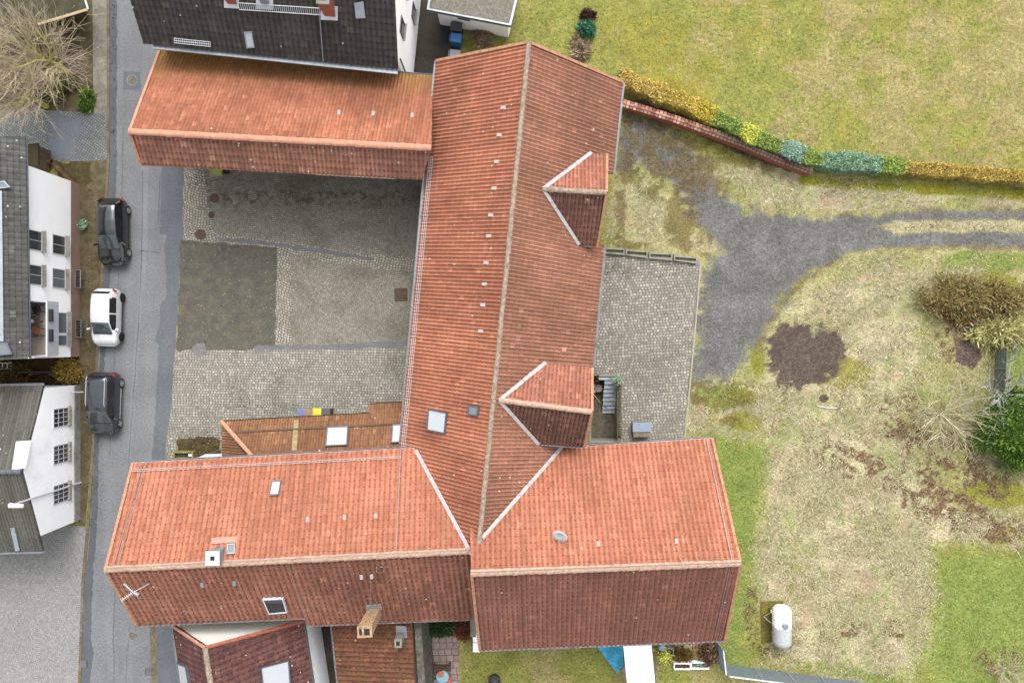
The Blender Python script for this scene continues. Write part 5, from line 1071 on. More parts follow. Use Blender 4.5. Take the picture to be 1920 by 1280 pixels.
p = P(752, 553); p.z = .026; t = thing("manhole_cover", "square rusty manhole cover in the courtyard beside the barn", "manhole cover", p); MB().box(p + Vector((0, 0, .01)), (.86, .86, .02), R(3)).build("lid", M['rust'], t)
MB().ring([p + Vector(v) for v in [(-.52,-.52,0),(.52,-.52,0),(.52,.52,0),(-.52,.52,0)]], [p + Vector(v) for v in [(-.45,-.45,0),(.45,-.45,0),(.45,.45,0),(-.45,.45,0)]], (0, 0, .025)).build("frame", M['concrete'], t)

# planter cart under the shed eave, stone trough
p = P(411, 326); t = thing("planter_cart", "little wooden planter with green moss under the shed eave", "planter", p)
MB().box(p + Vector((0, .06, .3)), (.78, .42, .5)).build("box", M['lf_grn'], t); MB().box(p + Vector((.0, -.22, .42)), (.8, .1, .06)).build("front_board", M['timberlight'], t); MB().box(p + Vector((-.32, 0, .57)), (.06, .5, .03)).build("slat", M['timberlight'], t); MB().lathe(p + Vector((.55, .1, 0)), [(.14, 0), (.18, .3), (.13, .32)], 12).build("pot", M['black'], t)
p = P(350, 851); t = thing("stone_trough", "long mossy stone trough at the street corner of the house wing", "trough", p); a, b_ = .66, .24
MB().ring([p + Vector(v) for v in [(-a,-b_,.0),(a,-b_,.0),(a,b_,.0),(-a,b_,.0)]], [p + Vector(v) for v in [(-a+.1,-b_+.09,.0),(a-.1,-b_+.09,.0),(a-.1,b_-.09,.0),(-a+.1,b_-.09,.0)]], (0, 0, .5)).build("rim", mossyground('trough_stone', S(178, 170, 120), S(150, 140, 80), S(120, 108, 60), 3), t); MB().box(p + Vector((0, 0, .17)), (2*a-.18, 2*b_-.16, .3)).build("soil", M['yard'], t); MB().box(p + Vector((.42, 0, .36)), (.22, .12, .1)).build("stone", M['white2'], t)

# ------------------------------------------------------------------ terrace behind the barn
zz = -1.25; A, B = Vector((px0, py0, 0)), Vector((px1, py1, 0))
pit = thing("basement_stairwell", "sunken stairwell with grey steps behind the barn", "stairwell", (px0, py0, 0)); m = MB()
m.obox((px0, py0 - .12, zz), (px1 - px0 + .12, 0, 0), (0, .12, 0), (0, 0, -zz + .03)).obox((px0, py1, zz), (px1 - px0 + .12, 0, 0), (0, .14, 0), (0, 0, -zz + .03)).obox((px1, py0, zz), (.14, 0, 0), (0, py1 - py0, 0), (0, 0, -zz + .05)).obox((px0 - .12, py0 - .12, zz), (.12, 0, 0), (0, py1 - py0 + .26, 0), (0, 0, -zz + .03)); m.build("wall", M['concrete'], pit)
MB().obox((px0 - .1, py0 - .1, zz - .1), (px1 - px0 + .2, 0, 0), (0, py1 - py0 + .2, 0), (0, 0, .1)).build("pit_floor", M['deck'], pit)
m = MB(); n_ = 8; sx0 = P(1134, 0).x; ytop = P(0, 712).y; ybot = P(0, 778).y
for k in range(n_):
    ya = ytop + (ybot - ytop) * k / n_; yb = ytop + (ybot - ytop) * (k + 1) / n_; zk = -(k + 1) * 1.15 / n_; wob = random.uniform(-.02, .02); m.obox((sx0 + wob, yb, zz), (px1 - sx0 - wob - .01, 0, 0), (0, ya - yb - .012, 0), (0, 0, zk - zz))
m.obox((px0 + .5, ytop, zz), (px1 - px0 - .51, 0, 0), (0, py1 - ytop - .002, 0), (0, 0, -zz + .0)); m.build("steps", plain('bluestone_step', S(142, 150, 158, 1.1), .7, .12, scale=3, dirt=S(100, 104, 100)), pit)
rl = thing("lattice_railing", "brown wooden lattice railing along the stairwell", "railing", (px1 + .1, (py0 + py1) / 2, 0)); m = MB(); xr = px1 + .07; ya, yb = P(0, 722).y, P(0, 818).y
for k in range(2): m.obox((xr - .03, yb, .12 + k * .8), (.06, 0, 0), (0, ya - yb, 0), (0, 0, .06))
m.build("rail", M['timber'], rl); m = MB()
for k in range(22): y = yb + (ya - yb) * (k + .5) / 22; m.obox((xr - .015, y - .07, .1), (.02, 0, 0), (0, .05, 0), (0, .12, .85))
m.build("slats", M['timber'], rl)
for y in (ya, yb): MB().box((xr, y, .5), (.09, .09, 1.0)).build("post", M['timber'], rl)
def patio_chair(loc, label, mat, rz=0.0, smat=None, grp=None):
    t = thing("garden_chair", label, "chair", (0, 0, 0), grp)
    MB().box((0, 0, .43), (.46, .44, .04)).build("seat", smat or mat, t); m = MB(); V = []
    m.tube([(-.22, .2, .44), (-.24, .3, .85), (-.12, .34, .93), (.12, .34, .93), (.24, .3, .85), (.22, .2, .44)], .025, 6)
    for k in range(4): m.tube([(-.15 + .1 * k, .22, .45), (-.13 + .087 * k, .33, .92)], .014, 4)
    m.build("backrest", mat, t)
    for sx in (-1, 1):
        MB().tube([(sx*.24, .26, .66), (sx*.27, 0, .67), (sx*.25, -.22, .64), (sx*.23, -.22, .44)], .022, 6).build("armrest", mat, t)
        for sy in (-1, 1): MB().tube([(sx*.2, sy*.19, .43), (sx*.24, sy*.24, 0)], .02, 5).build("leg", mat, t)
    t.location = loc; t.rotation_euler = (0, 0, rz); return t
patio_chair(Vector((P(1113, 727).x, P(1113, 729).y, zz)), "white plastic garden chair in the stairwell beside the barn", M['whiteplastic'], R(90))
p = Vector((P(1125, 0).x, P(0, 729).y, zz)); t = thing("side_table", "small pale table beside the white chair in the stairwell", "table", p); MB().lathe(p, [(.26, .52), (.26, .56)], 14).build("tabletop", plain('pinkish_stone', S(165, 145, 135), .8), t); MB().tube([p, p + Vector((0, 0, .52))], .06, 8).build("leg", M['greymetal'], t)
def pot(p, r, h, mat, leaf, label, name="potted_plant", n=160, lr=None):
    t = thing(name, label, "plant pot", p); MB().lathe(p, [(r * .7, 0), (r, h), (r * .85, h), (r * .8, h - .04)], 14).build("pot", mat, t)
    if leaf: C = rng.normal(size=(n, 3)) * (lr or r) * .6; C[:, 2] = np.abs(C[:, 2]) + h; leaf_mesh("foliage", C + np.array(p)[None, :] * [1, 1, 1], .1, leaf, t)
pot(P(1155, 711), .2, .3, M['concrete'], M['lf_tea'], "pale green potted plant at the head of the basement stairs", n=200, lr=.28); pot(P(1116, 709), .2, .25, M['black'], M['lf_dark'], "dark potted plant against the barn wall at the stairs")
t = thing("leaning_pole", "thin yellow pole leaning in the stairwell", "pole", (px0 + .3, P(0, 735).y, zz)); MB().tube([P(1110, 735, .8), Vector((P(1132, 0).x, P(0, 760).y, zz + .02))], .018, 5).build("pole", M['lf_bry'], t)
t = thing("storage_box", "grey stone box with a blue-grey lid standing on the terrace", "box", P(1200, 805)); c = P(1200, 803); MB().box(c + Vector((0, 0, .32)), (1.1, .95, .64), R(1)).build("box_body", mossyground('sandstone_block', S(165, 150, 128), S(140, 126, 106), S(110, 98, 82), 2), t); MB().box(c + Vector((0, .18, .665)), (1.2, .62, .05), R(1)).build("lid", plain('blue_grey_slate', S(152, 166, 188), .6, .08), t)
t = thing("terrace_edging", "pale low stone edging frame at the top of the terrace", "edging", P(1220, 480)); m = MB()
rows = [((1134,464),(1170,467),(1134,476),(1170,479)), ((1172,467),(1213,472),(1172,479),(1213,485)), ((1216,472),(1259,476),(1216,485),(1259,489)), ((1262,477),(1306,485),(1262,489),(1306,495))]
for a, b, c_, d_ in rows:
    q = [P(*a), P(*b), P(*d_), P(*c_)]; ce = sum(q, Vector()) / 4; m.ring(q, [ce + Vector(((p.x - ce.x) * .88, (p.y - ce.y) * .45, 0)) for p in q], (0, 0, .22))
m.build("stones", M['concrete'], t)
t = thing("step_kerb", "pale stone kerb along the right side of the terrace", "kerb", P(1300, 600)); m = MB(); pp = [P(*q) for q in [(1312,490),(1307,560),(1294,700),(1282,828)]]
for a, b in zip(pp, pp[1:]): m.obox(a, b - a, Vector((.1, 0, 0)), (0, 0, .05))
m.build("stones", plain('pale_kerb', S(182, 178, 165), .9, .15), t)

# ------------------------------------------------------------------ back gardens along the bottom
p = P(830, 1246); t = thing("garden_bench", "dark wooden bench on the pink slab terrace", "bench", p); m = MB()
for k in range(4): m.box(p + Vector((0, -.17 + .11 * k, .43)), (1.15, .08, .03))
m.build("seat", M['timber'], t); m = MB()
for k in range(3): m.box(p + Vector((0, .27 + .02 * k, .55 + .12 * k)), (1.15, .03, .08))
m.build("backrest", M['timber'], t)
for x in (-.5, .5): MB().box(p + Vector((x, .02, .21)), (.07, .44, .42)).build("leg", M['timber'], t)
p = P(831, 1262); t = thing("toy_table", "pale blue and red plastic play table on the pink slab terrace", "play table", p); MB().lathe(p, [(.3, .0), (.42, .4), (.42, .46), (.1, .47)], 10).build("tub", plain('pale_blue_plastic', S(160, 210, 225), .5, .06), t); MB().lathe(p + Vector((-.1, .22, .46)), [(.2, 0), (.2, .1), (.05, .12)], 12).build("lid", plain('coral_plastic', S(225, 125, 105), .5, .06), t)
p = P(843, 1270); t = thing("flower_pot", "coral red pot beside the play table", "plant pot", p); MB().lathe(p, [(.12, 0), (.2, .3), (.15, .3), (.06, .26)], 14).build("pot", plain('coral_pot', S(220, 105, 85), .6, .06), t)
p = P(853, 1278); t = thing("flower_pot", "pale blue pot at the edge of the slab terrace", "plant pot", p); MB().lathe(p, [(.12, 0), (.2, .28), (.15, .28), (.06, .24)], 14).build("pot", plain('blue_pot', S(165, 195, 210), .6, .06), t)
p = P(822, 1277); t = thing("garden_chair_folded", "grey folded chair lying at the lower end of the slab terrace", "chair", p); MB().obox(p + Vector((-.25, -.25, .1)), (.5, .12, 0), (-.1, .45, 0), (0, 0, .06)).build("seat", M['greymetal'], t); MB().tube([p + Vector((-.3, -.2, .05)), p + Vector((-.2, .35, .15)), p + Vector((.2, .3, .15))], .02, 5).build("frame", M['darkmetal'], t)
for px, py, lab in ((807,1183,"orange clay pot at the left of the dark planting"), (829,1183,"orange clay pot in front of the dark planting")):
    pp_ = P(px, py); t = thing("clay_pot", lab, "plant pot", pp_, "pots by the dark planting"); MB().lathe(pp_, [(.09, 0), (.15, .22), (.11, .22), (.05, .18)], 12).build("pot", M['ridge_o'], t)
p = P(927, 1273); t = thing("fire_ring", "round dark ring filled with pale ash on the bottom lawn", "fire ring", p); MB().lathe(p, [(.40, 0), (.40, .3), (.34, .3), (.34, .1)], 24, closed=False).build("ring", plain('dark_ring', S(78, 70, 62), .8, .2), t); C = rng.normal(size=(500, 3)) * [.14, .14, .02]; leaf_mesh("ash", C + [p.x, p.y, .13], .05, leafm('ash_flake', [S(50, 50, 52), S(130, 132, 136), S(200, 202, 206)]), t); MB().lathe(p, [(.34, .02), (.34, .11)], 18).build("bed", M['black'], t)
t = thing("stacked_slabs", "white paving slabs stacked against the barn wing gable", "slabs", P(895, 1190)); m = MB()
for k, (px, py) in enumerate([(893,1185),(894,1194),(894,1204),(894,1213)]): c = P(px, py, .4); m.box(c + Vector((0, 0, random.uniform(-.05, .05))), (.46, .3, .75), random.uniform(-.04, .04))
m.build("slabs", M['white2'], t)
t = thing("rain_chute", "grey concrete chute between house wing and barn wing", "chute", P(887, 1168)); MB().box(P(888, 1166, .6), (.36, 1.4, 1.2)).build("chute_body", M['concrete'], t)
hb = [P(x, y) for x, y in [(1168,1196),(1217,1194),(1223,1262),(1228,1330),(1180,1334),(1172,1262)]]
sh_h = 2.1; wb = thing("white_shed", "flat white roofed shed behind the barn wing with a blue tarpaulin", "shed", P(1195, 1240)); rp = [P(x, y, sh_h) for x, y in [(1168,1207),(1221,1205),(1228,1279),(1176,1283)]]
MB().prism(rp, (0, 0, .08)).build("roof", plain('white_felt', (.8, .79, .77, 1), .8, .03, scale=1.2, dirt=(.66, .64, .58, 1)), wb); MB().prism([Vector((p.x, p.y, 0)) for p in inset(rp, .06)], (0, 0, sh_h - .01)).build("wall", M['whitemetal'], wb)
MB().obox(rp[1] + Vector((.02, 0, -.05)), rp[2] - rp[1], (.06, 0, 0), (0, 0, .1)).build("edge_trim", plain('purple_brown_trim', S(110, 80, 85), .6), wb)
tb = thing("tarpaulin", "crumpled blue tarpaulin hanging from the white shed to the lawn", "tarpaulin", P(1145, 1230)); N_ = 26; V = []; fs = []
for i in range(N_ + 1):
    for j in range(N_ + 1):
        u, v = i / N_, j / N_; g0_, g1_ = P(1108 + 50 * v, 1196 + 66 * v), rp[0].lerp(rp[3], v * .62) + Vector((-.02, 0, -.02)); q = g0_.lerp(g1_, u); q.z = 2.05 * u ** 1.5 * (1 - .35 * v) + .03 + .5 * math.sin(11 * v + 4 * u) * u * (1 - u) + .14 * abs(math.sin(17 * v - 6 * u + 2 * math.sin(5 * u))); V.append(q)
fs = [(i*(N_+1)+j, (i+1)*(N_+1)+j, (i+1)*(N_+1)+j+1, i*(N_+1)+j+1) for i in range(N_) for j in range(N_)]; tk = MB().add(V, fs).build("sheet", plain('blue_tarp', S(60, 165, 205, 1.5), .4, .15, scale=3), tb, True); sm_ = tk.modifiers.new("thickness", 'SOLIDIFY'); sm_.thickness = .01
def frame_bed(x0, y0, x1, y1, label):
    q = [P(x0, y0), P(x1, y0 + 0), P(x1, y1), P(x0, y1)]; ce = sum(q, Vector()) / 4; t = thing("cold_frame", label, "cold frame", ce, "cold frames on the bottom lawn"); MB().ring(q, [ce + Vector(((p.x - ce.x) * .92, (p.y - ce.y) * .76, 0)) for p in q], (0, 0, .3)).build("frame", M['white2'], t)
    MB().prism([ce + Vector(((p.x - ce.x) * .91, (p.y - ce.y) * .74, 0)) for p in q], (0, 0, .12)).build("soil", M['yard'], t); C = np.array([[ce.x + rng.uniform(-.42, .42), ce.y + rng.uniform(-.12, .12), rng.uniform(.12, .25)] for _ in range(150)]); leaf_mesh("seedlings", C, .08, M['lf_wild'] if x0 < 1280 else M['lf_tea'], t)
frame_bed(1262, 1239, 1293, 1251, "left white cold frame on the bottom lawn with green seedlings"); frame_bed(1294, 1237, 1327, 1250, "right white cold frame on the bottom lawn with grey green seedlings")
p = P(1243, 1222); pot(p, .2, .35, M['black'], M['lf_bry'], "yellow green shrub in a pot right of the white shed", n=420, lr=.4); p = P(1254, 1217); t = thing("plastic_crate", "dark open crate beside the yellow shrub", "crate", p); MB().ring([p + Vector(v) for v in [(-.24,-.24,0),(.24,-.24,0),(.24,.24,0),(-.24,.24,0)]], [p + Vector(v) for v in [(-.19,-.19,0),(.19,-.19,0),(.19,.19,0),(-.19,.19,0)]], (0, 0, .35)).build("sides", M['greymetal'], t); MB().box(p + Vector((0, 0, .03)), (.4, .4, .04)).build("bottom", M['black'], t)
p = P(1287, 1209); t = thing("wooden_board", "tan board leaning below the barn wing eave", "board", p); MB().obox(p + Vector((-.25, -.25, .02)), (.5, -.08, 0), (.05, .5, .35), (0, 0, .04)).build("board", plain('tan_ply', S(205, 185, 130), .8, .1), t)
p = P(1306, 1207); t = thing("pallet", "weathered wooden pallet on edge of the bottom lawn below the barn wing eave", "pallet", p); m = MB()
for k in range(5): m.box(p + Vector((-.4 + .2 * k, 0, .13)), (.1, .8, .03))
for k in range(3): m.box(p + Vector((0, -.33 + .33 * k, .06)), (.95, .09, .1))
m.build("slats", plain('pallet_wood', S(165, 130, 110), .85, .2), t)
p = P(1237, 1206); t = thing("plastic_drum", "pale blue drum under the eave right of the white shed", "drum", p); MB().lathe(p, [(.2, 0), (.22, .1), (.22, .6), (.18, .66)], 14).build("drum", plain('pale_blue_drum', S(160, 180, 205), .5), t)
# slatted metal fence
M['fence'] = plain('blue_grey_fence', S(150, 166, 184), .45, .1, .3)
def fence(pts, label, h=1.75):
    t = thing("metal_fence", label, "fence", pts[0], "slatted metal fence panels")
    for a, b in zip(pts, pts[1:]):
        dirv = (b - a).normalized(); sd_ = Vector((-dirv.y, dirv.x, 0)); m = MB()
        for k in range(11): m.obox(a + Vector((0, 0, .06 + k * .155)) - sd_ * .012, (b - a), sd_ * .025 + Vector((0, 0, .02)), (0, 0, .085))
        m.build("panel", M['fence'], t); MB().obox(a + Vector((0, 0, h - .02)) - sd_ * .04, b - a, sd_ * .08, (0, 0, .05)).build("top_rail", M['whitemetal'], t)
    for q in pts: MB().box(q + Vector((0, 0, h / 2)), (.09, .09, h + .04)).build("post", M['zinc'], t)
fence([P(1341, 1197), P(1346, 1240)], "short slatted metal fence running down from the barn wing corner"); a, b = P(1352, 1243), P(1720, 1290); fence([a.lerp(b, k / 6) for k in range(7)], "long slatted metal fence along the bottom right lawn")
# gas tank on its slab
g = G('chalky_tank_paint'); x_, y_, z_ = g.sep(g.obj); tc = g.mix(g.ss(g.math('ADD', y_, g.math('MULTIPLY', g.noise(5, 4), .3)), -18.15, -18.35), (.7, .7, .71, 1), S(205, 209, 209)); tc = g.mix(g.ss(g.noise(3, 6, .8), .5, .66), tc, S(188, 190, 190)); TANK = g.out(g.scale(tc, g.ss(g.noise(9, 4, .7), .3, .7, .88, 1.06)), .6)
p = P(1457, 1164); t = thing("gas_tank", "white cylindrical gas tank lying on a mossy slab in the garden", "gas tank", p); r_ = .6
MB().lathe(p + Vector((0, 0, .78)), [(.02, -1.36), (.25, -1.34), (.45, -1.26), (.57, -1.12), (r_, -.95), (r_, .95), (.57, 1.12), (.45, 1.26), (.25, 1.34), (.02, 1.36)], 32, 'Y').build("tank_body", TANK, t, True)
for y in (-.7, .7): MB().box(p + Vector((0, y, .13)), (.9, .16, .26)).build("foot", M['concrete'], t)
MB().lathe(p + Vector((0, .25, 1.36)), [(.2, 0), (.2, .1), (.16, .13)], 14).build("valve_dome", M['greymetal'], t); MB().box(p + Vector((-.55, .9, .6)), (.2, .18, .16)).build("regulator", M['whiteplastic'], t); MB().tube([p + Vector((-.55, .85, .6)), p + Vector((-.95, .4, .2)), p + Vector((-.6, .1, .55))], .015, 5).build("hose", M['whitemetal'], t)
struct(MB().box(p + Vector((-.32, -.02, .03)), (1.5, 2.7, .06), R(2)).build("tank_slab", mossyground('mossy_slab', S(152, 142, 52), S(120, 108, 50), S(90, 82, 52), 2)))
# brick garden wall with tile coping
ct = [(1168,193),(1250,218),(1330,246),(1400,272),(1460,298),(1524,322)]; gwall = thing("brick_wall", "low red brick garden wall with tile coping below the hedge", "wall", P(1340, 255)); pts_ = [P(x, y, .85) for x, y in ct]; m = MB(); cm = MB()
for a, b in zip(pts_, pts_[1:]):
    dv = b - a; s = dv.normalized().cross(Vector((0, 0, 1))) * .26; m.obox(Vector((a.x, a.y, 0)) - s / 2, dv, s, (0, 0, .8)); n = int(dv.length / .24)
    for k in range(n):
        o = a + dv * (k / n); ss_ = s.normalized() * .48; j = random.uniform(-.015, .015); cm.obox(o - ss_ / 2 + Vector((0, 0, -.04 + j)), dv / n * .80, ss_, (0, 0, .07)); cm.obox(o - ss_ * .12 + Vector((0, 0, .03 + j)), dv / n * .93, ss_ * .24, (0, 0, .04))
m.build("bricks", M['redbrick'], gwall)
g = G('coping_tile'); x_, y_, z_ = g.sep(g.obj); c_ = g.ramp(g.island(), [(0, S(122, 80, 66)), (.4, S(182, 126, 106)), (1, S(220, 172, 152))]); c_ = g.mix(g.ss(x_, 10, 15), c_, S(104, 86, 70)); M['coping'] = g.out(g.scale(c_, g.ss(g.noise(8, 4), .3, .7, .8, 1.15)), .9); cm.build("coping", M['coping'], gwall)

# ------------------------------------------------------------------ hedges, shrubs, trees
HL = [(1140,146),(1160,156),(1200,171),(1300,211),(1400,262),(1450,283),(1500,300),(1540,307),(1600,311),(1680,318),(1800,328),(1920,338),(2090,354)]
def hpoint(x):
    for (a, ya), (b, yb) in zip(HL, HL[1:]):
        if a <= x <= b: return P(x, ya + (yb - ya) * (x - a) / (b - a))
def hedge(x0, x1, w_, h_, mat, label, n_per, core='coreg', mat2=None):
    w_ *= .78; n_per *= 1.7; h_ *= .9; x0 -= 7; x1 += 7
    k = max(2, int((x1 - x0) / 12)); C = [hpoint(x0 + (x1 - x0) * i / k) for i in range(k + 1)]; t = thing("hedge", label, "hedge", C[len(C) // 2], "clipped hedge sections along the lawn"); L = sum((b - a).length for a, b in zip(C, C[1:])); n = int(n_per * L); Pn = []
    mcore = MB()
    for a, b in zip(C, C[1:]):
        dv = b - a; s = dv.normalized().cross(Vector((0, 0, 1))); e = dv.normalized() * .0; ww = w_ * .7; mcore.obox(a - s * ww / 2, dv, s * ww, (0, 0, h_ * .86)); q = max(8, int(n * dv.length / L))
        for _ in range(q):
            o = a + dv * rng.random(); ex = 960 + o.x * F / HC
            if rng.random() > min(1, .12 + min(ex - x0, x1 - ex) / 15): continue
            r_ = 0; face = rng.random(); ed = .5 * w_ * (1 + .13 * math.sin(o.x * 2.1) + .08 * math.sin(o.x * 5.3 + 1) + rng.normal() * .06); hh = h_ * (1 + .06 * math.sin(o.x * 1.7 + 2) + .04 * math.sin(o.x * 6))
            if face < .55: pz = hh + rng.normal() * .035 - .03; off = rng.uniform(-ed, ed); pz -= max(0, abs(off) - ed * .75) * .5
            elif face < .85: pz = rng.uniform(.05, hh); off = ed + rng.normal() * .03
            else: pz = rng.uniform(.05, hh); off = -ed + rng.normal() * .03
            Pn.append(tuple(o + s * off + Vector((0, 0, pz))))
    leaf_mesh("foliage", Pn, .085, mat, t, aspect=1.2); mcore.build("branches", M[core], t)
hedge(1160, 1296, 1.25, 1.35, M['lf_tan'], "tan brown beech hedge section nearest the barn", 1300, 'core'); hedge(1254, 1330, 1.28, 1.33, M['lf_yel'], "olive yellow hedge section between the tan one and the green ones", 1300, 'core')
hedge(1330, 1386, 1.15, 1.3, M['lf_grn'], "first fresh green hedge section from the olive yellow one", 1400); hedge(1384, 1404, 1.2, 1.34, M['lf_bry'], "bright golden yellow shrub set in the green hedge", 1500); hedge(1402, 1457, 1.15, 1.3, M['lf_grn'], "green hedge section between the golden shrub and the small blue conifer", 1400)
hedge(1457, 1489, 1.3, 1.34, M['lf_blu'], "small blue grey conifer section in the green hedge", 1500); hedge(1489, 1531, 1.15, 1.25, M['lf_grn'], "short green hedge section between the two bluish conifers", 1400); hedge(1531, 1634, 1.3, 1.25, M['lf_tea'], "wide teal conifer hedge section", 1500); hedge(1634, 1676, 1.15, 1.2, M['lf_grn'], "last green hedge section beside the brown hedge", 1400); hedge(1676, 2055, .95, 1.0, M['lf_bro'], "long low golden brown beech hedge running to the right edge", 1000, 'core')

def clump(name, label, cat, px, py, rx, ry, h, mat, ncl, nl, lsize, cl=.35, flat=0, aspect=1.4, core=None, cz=.5, group=None, squash=.75):
    c = P(px, py); t = thing(name, label, cat, c, group); an = rng.uniform(0, 2 * math.pi, ncl); u = rng.uniform(0, 1, ncl) ** .5; k = rng.uniform(.75, 1.05, ncl)
    X = np.cos(an) * u * rx * k; Y = np.sin(an) * u * ry * k; Z = h * (1 - u ** 2.2 * squash) * rng.uniform(.8, 1.05, ncl); cc = np.stack([X, Y, Z], 1); CC = np.repeat(cc, nl, 0); off = rng.normal(size=CC.shape) * cl; off[:, 2] *= .7; D = off / (np.linalg.norm(off, axis=1)[:, None] + 1e-6) + np.array([0, 0, .3])
    C = CC + off; C[:, 2] = np.maximum(C[:, 2], .04); leaf_mesh("foliage", C + [c.x, c.y, 0], lsize, mat, t, flat=flat, aspect=aspect, D=D)
    m = MB()
    for k_ in range(7): a = 2 * math.pi * k_ / 7; m.tube([c, c + Vector((math.cos(a) * rx * .3, math.sin(a) * ry * .3, h * .4)), c + Vector((math.cos(a) * rx * .6, math.sin(a) * ry * .6, h * .6))], [.06, .04, .015], 5)
    m.build("stems", M['timber'], t); return t
clump("evergreen_shrub", "big bright green evergreen shrub at the right edge", "shrub", 1890, 802, 2.4, 2.2, 2.7, M['lf_bush'], 95, 320, .105, .36, 0, 2.6)
clump("evergreen_shrub", "low green shrub at the right edge below the grey lichened branches", "shrub", 1900, 745, 1.3, .6, 1.0, M['lf_bush'], 40, 60, .17, .2, 0, 1.9)
clump("spreading_conifer", "wide brown olive conifer spreading over the upper right of the garden", "conifer", 1795, 560, 2.7, 1.4, 1.2, M['lf_juni'], 70, 120, .11, .30, .2, 2.4); clump("spreading_conifer", "tan olive conifer right behind the wide brown one at the right edge", "conifer", 1868, 562, 1.7, 1.0, 1.3, M['lf_juni'], 60, 100, .12, .28, .2, 2.2); clump("red_shrub", "low red brown shrub strip below the brown conifers", "shrub", 1825, 590, 2.2, .38, .5, M['lf_red'], 50, 50, .12, .14)
clump("straw_shrub", "pale straw coloured shrub at the right edge above the fence", "shrub", 1868, 622, 1.7, .95, .8, leafm('pale_straw', [S(150, 142, 80, KL), S(188, 182, 120, KL), S(208, 204, 150, KL)]), 60, 90, .22, .2, .2, 3.2)
clump("dwarf_pine", "small round blue green dwarf pine on the top lawn", "conifer", 1098, 60, .5, .5, .8, M['lf_pine'], 60, 50, .12, .09, 0, 2.2); clump("dark_shrub", "small dark brown shrub above the dwarf pine", "shrub", 1102, 32, .5, .34, .55, M['lf_dark'], 22, 26, .13, .1); clump("dried_perennials", "patch of dried brown stalks below the dwarf pine", "plant", 1088, 92, .42, .85, .3, M['lf_dry'], 40, 45, .16, .12, .3, 3)
clump("dried_perennials", "patch of dried stalks beside the flat roofed garage", "plant", 905, 68, .6, .8, .25, M['lf_dry'], 36, 40, .15, .14, .4, 3)
clump("dark_planting", "dark green ivy bank under the house wing eave", "plant", 826, 1172, 1.0, .35, .8, leafm('dark_ivy', [S(25, 45, 25, KL), S(50, 78, 42, KL), S(88, 112, 66, KL)]), 60, 60, .13, .14); clump("brown_planting", "dark brown shrub bank beside the grey chute", "plant", 870, 1177, .55, .55, .7, M['lf_red'], 40, 50, .12, .14)
clump("dead_shrub", "brown dead shrub heap below the barn wing eave beside the fence", "plant", 1328, 1218, .5, .75, .6, M['litter'], 44, 50, .13, .13, .1, 2); clump("dead_shrub", "low brown tangle between the crate and the pallet", "plant", 1278, 1224, .8, .35, .3, M['lf_wild'], 34, 50, .12, .12, .2, 2)
clump("wild_bed", "brown and green overgrown bed between the two white houses", "plant", 20, 698, 1.7, .6, .9, M['lf_wild'], 110, 55, .14, .16); clump("wild_bed", "yellowish overgrown bush at the pavement end of the bed", "plant", 132, 694, .75, .72, .8, leafm('yellow_wild', [S(105, 80, 35, KL), S(165, 145, 70, KL), S(150, 100, 50, KL)]), 60, 55, .13, .14)
t = thing("wooden_fence", "brown board fence in the bed between the two white houses", "fence", P(80, 690)); m = MB()
for k in range(6): m.box(P(82, 690) + Vector((0, -.3 + .02 * k, .15 + .2 * k)), (2.6, .03, .17), R(1))
m.build("boards", M['timber'], t)
for x in (-1.25, 0, 1.25): MB().box(P(82, 690) + Vector((x, -.35, .65)), (.09, .09, 1.3)).build("post", M['timber'], t)
t = thing("trellis", "white window frame standing in the bed at the left edge", "trellis", P(5, 686)); m = MB(); p = P(4, 686, .9)
for k in range(3): m.box(p + Vector((-.3 + .32 * k, 0, 0)), (.05, .42, .05))
for k in (-.19, .19): m.box(p + Vector((.1, k, 0)), (1.0, .05, .05))
for x in (-.35, .5): m.box(p + Vector((x, 0, -.47)), (.05, .05, .88))
m.build("frame", M['whiteplastic'], t)
pot(P(162, 422), .22, .25, M['concrete'], M['lf_tea'], "small green plant clump on the pavement beside the black car", n=180, lr=.3)

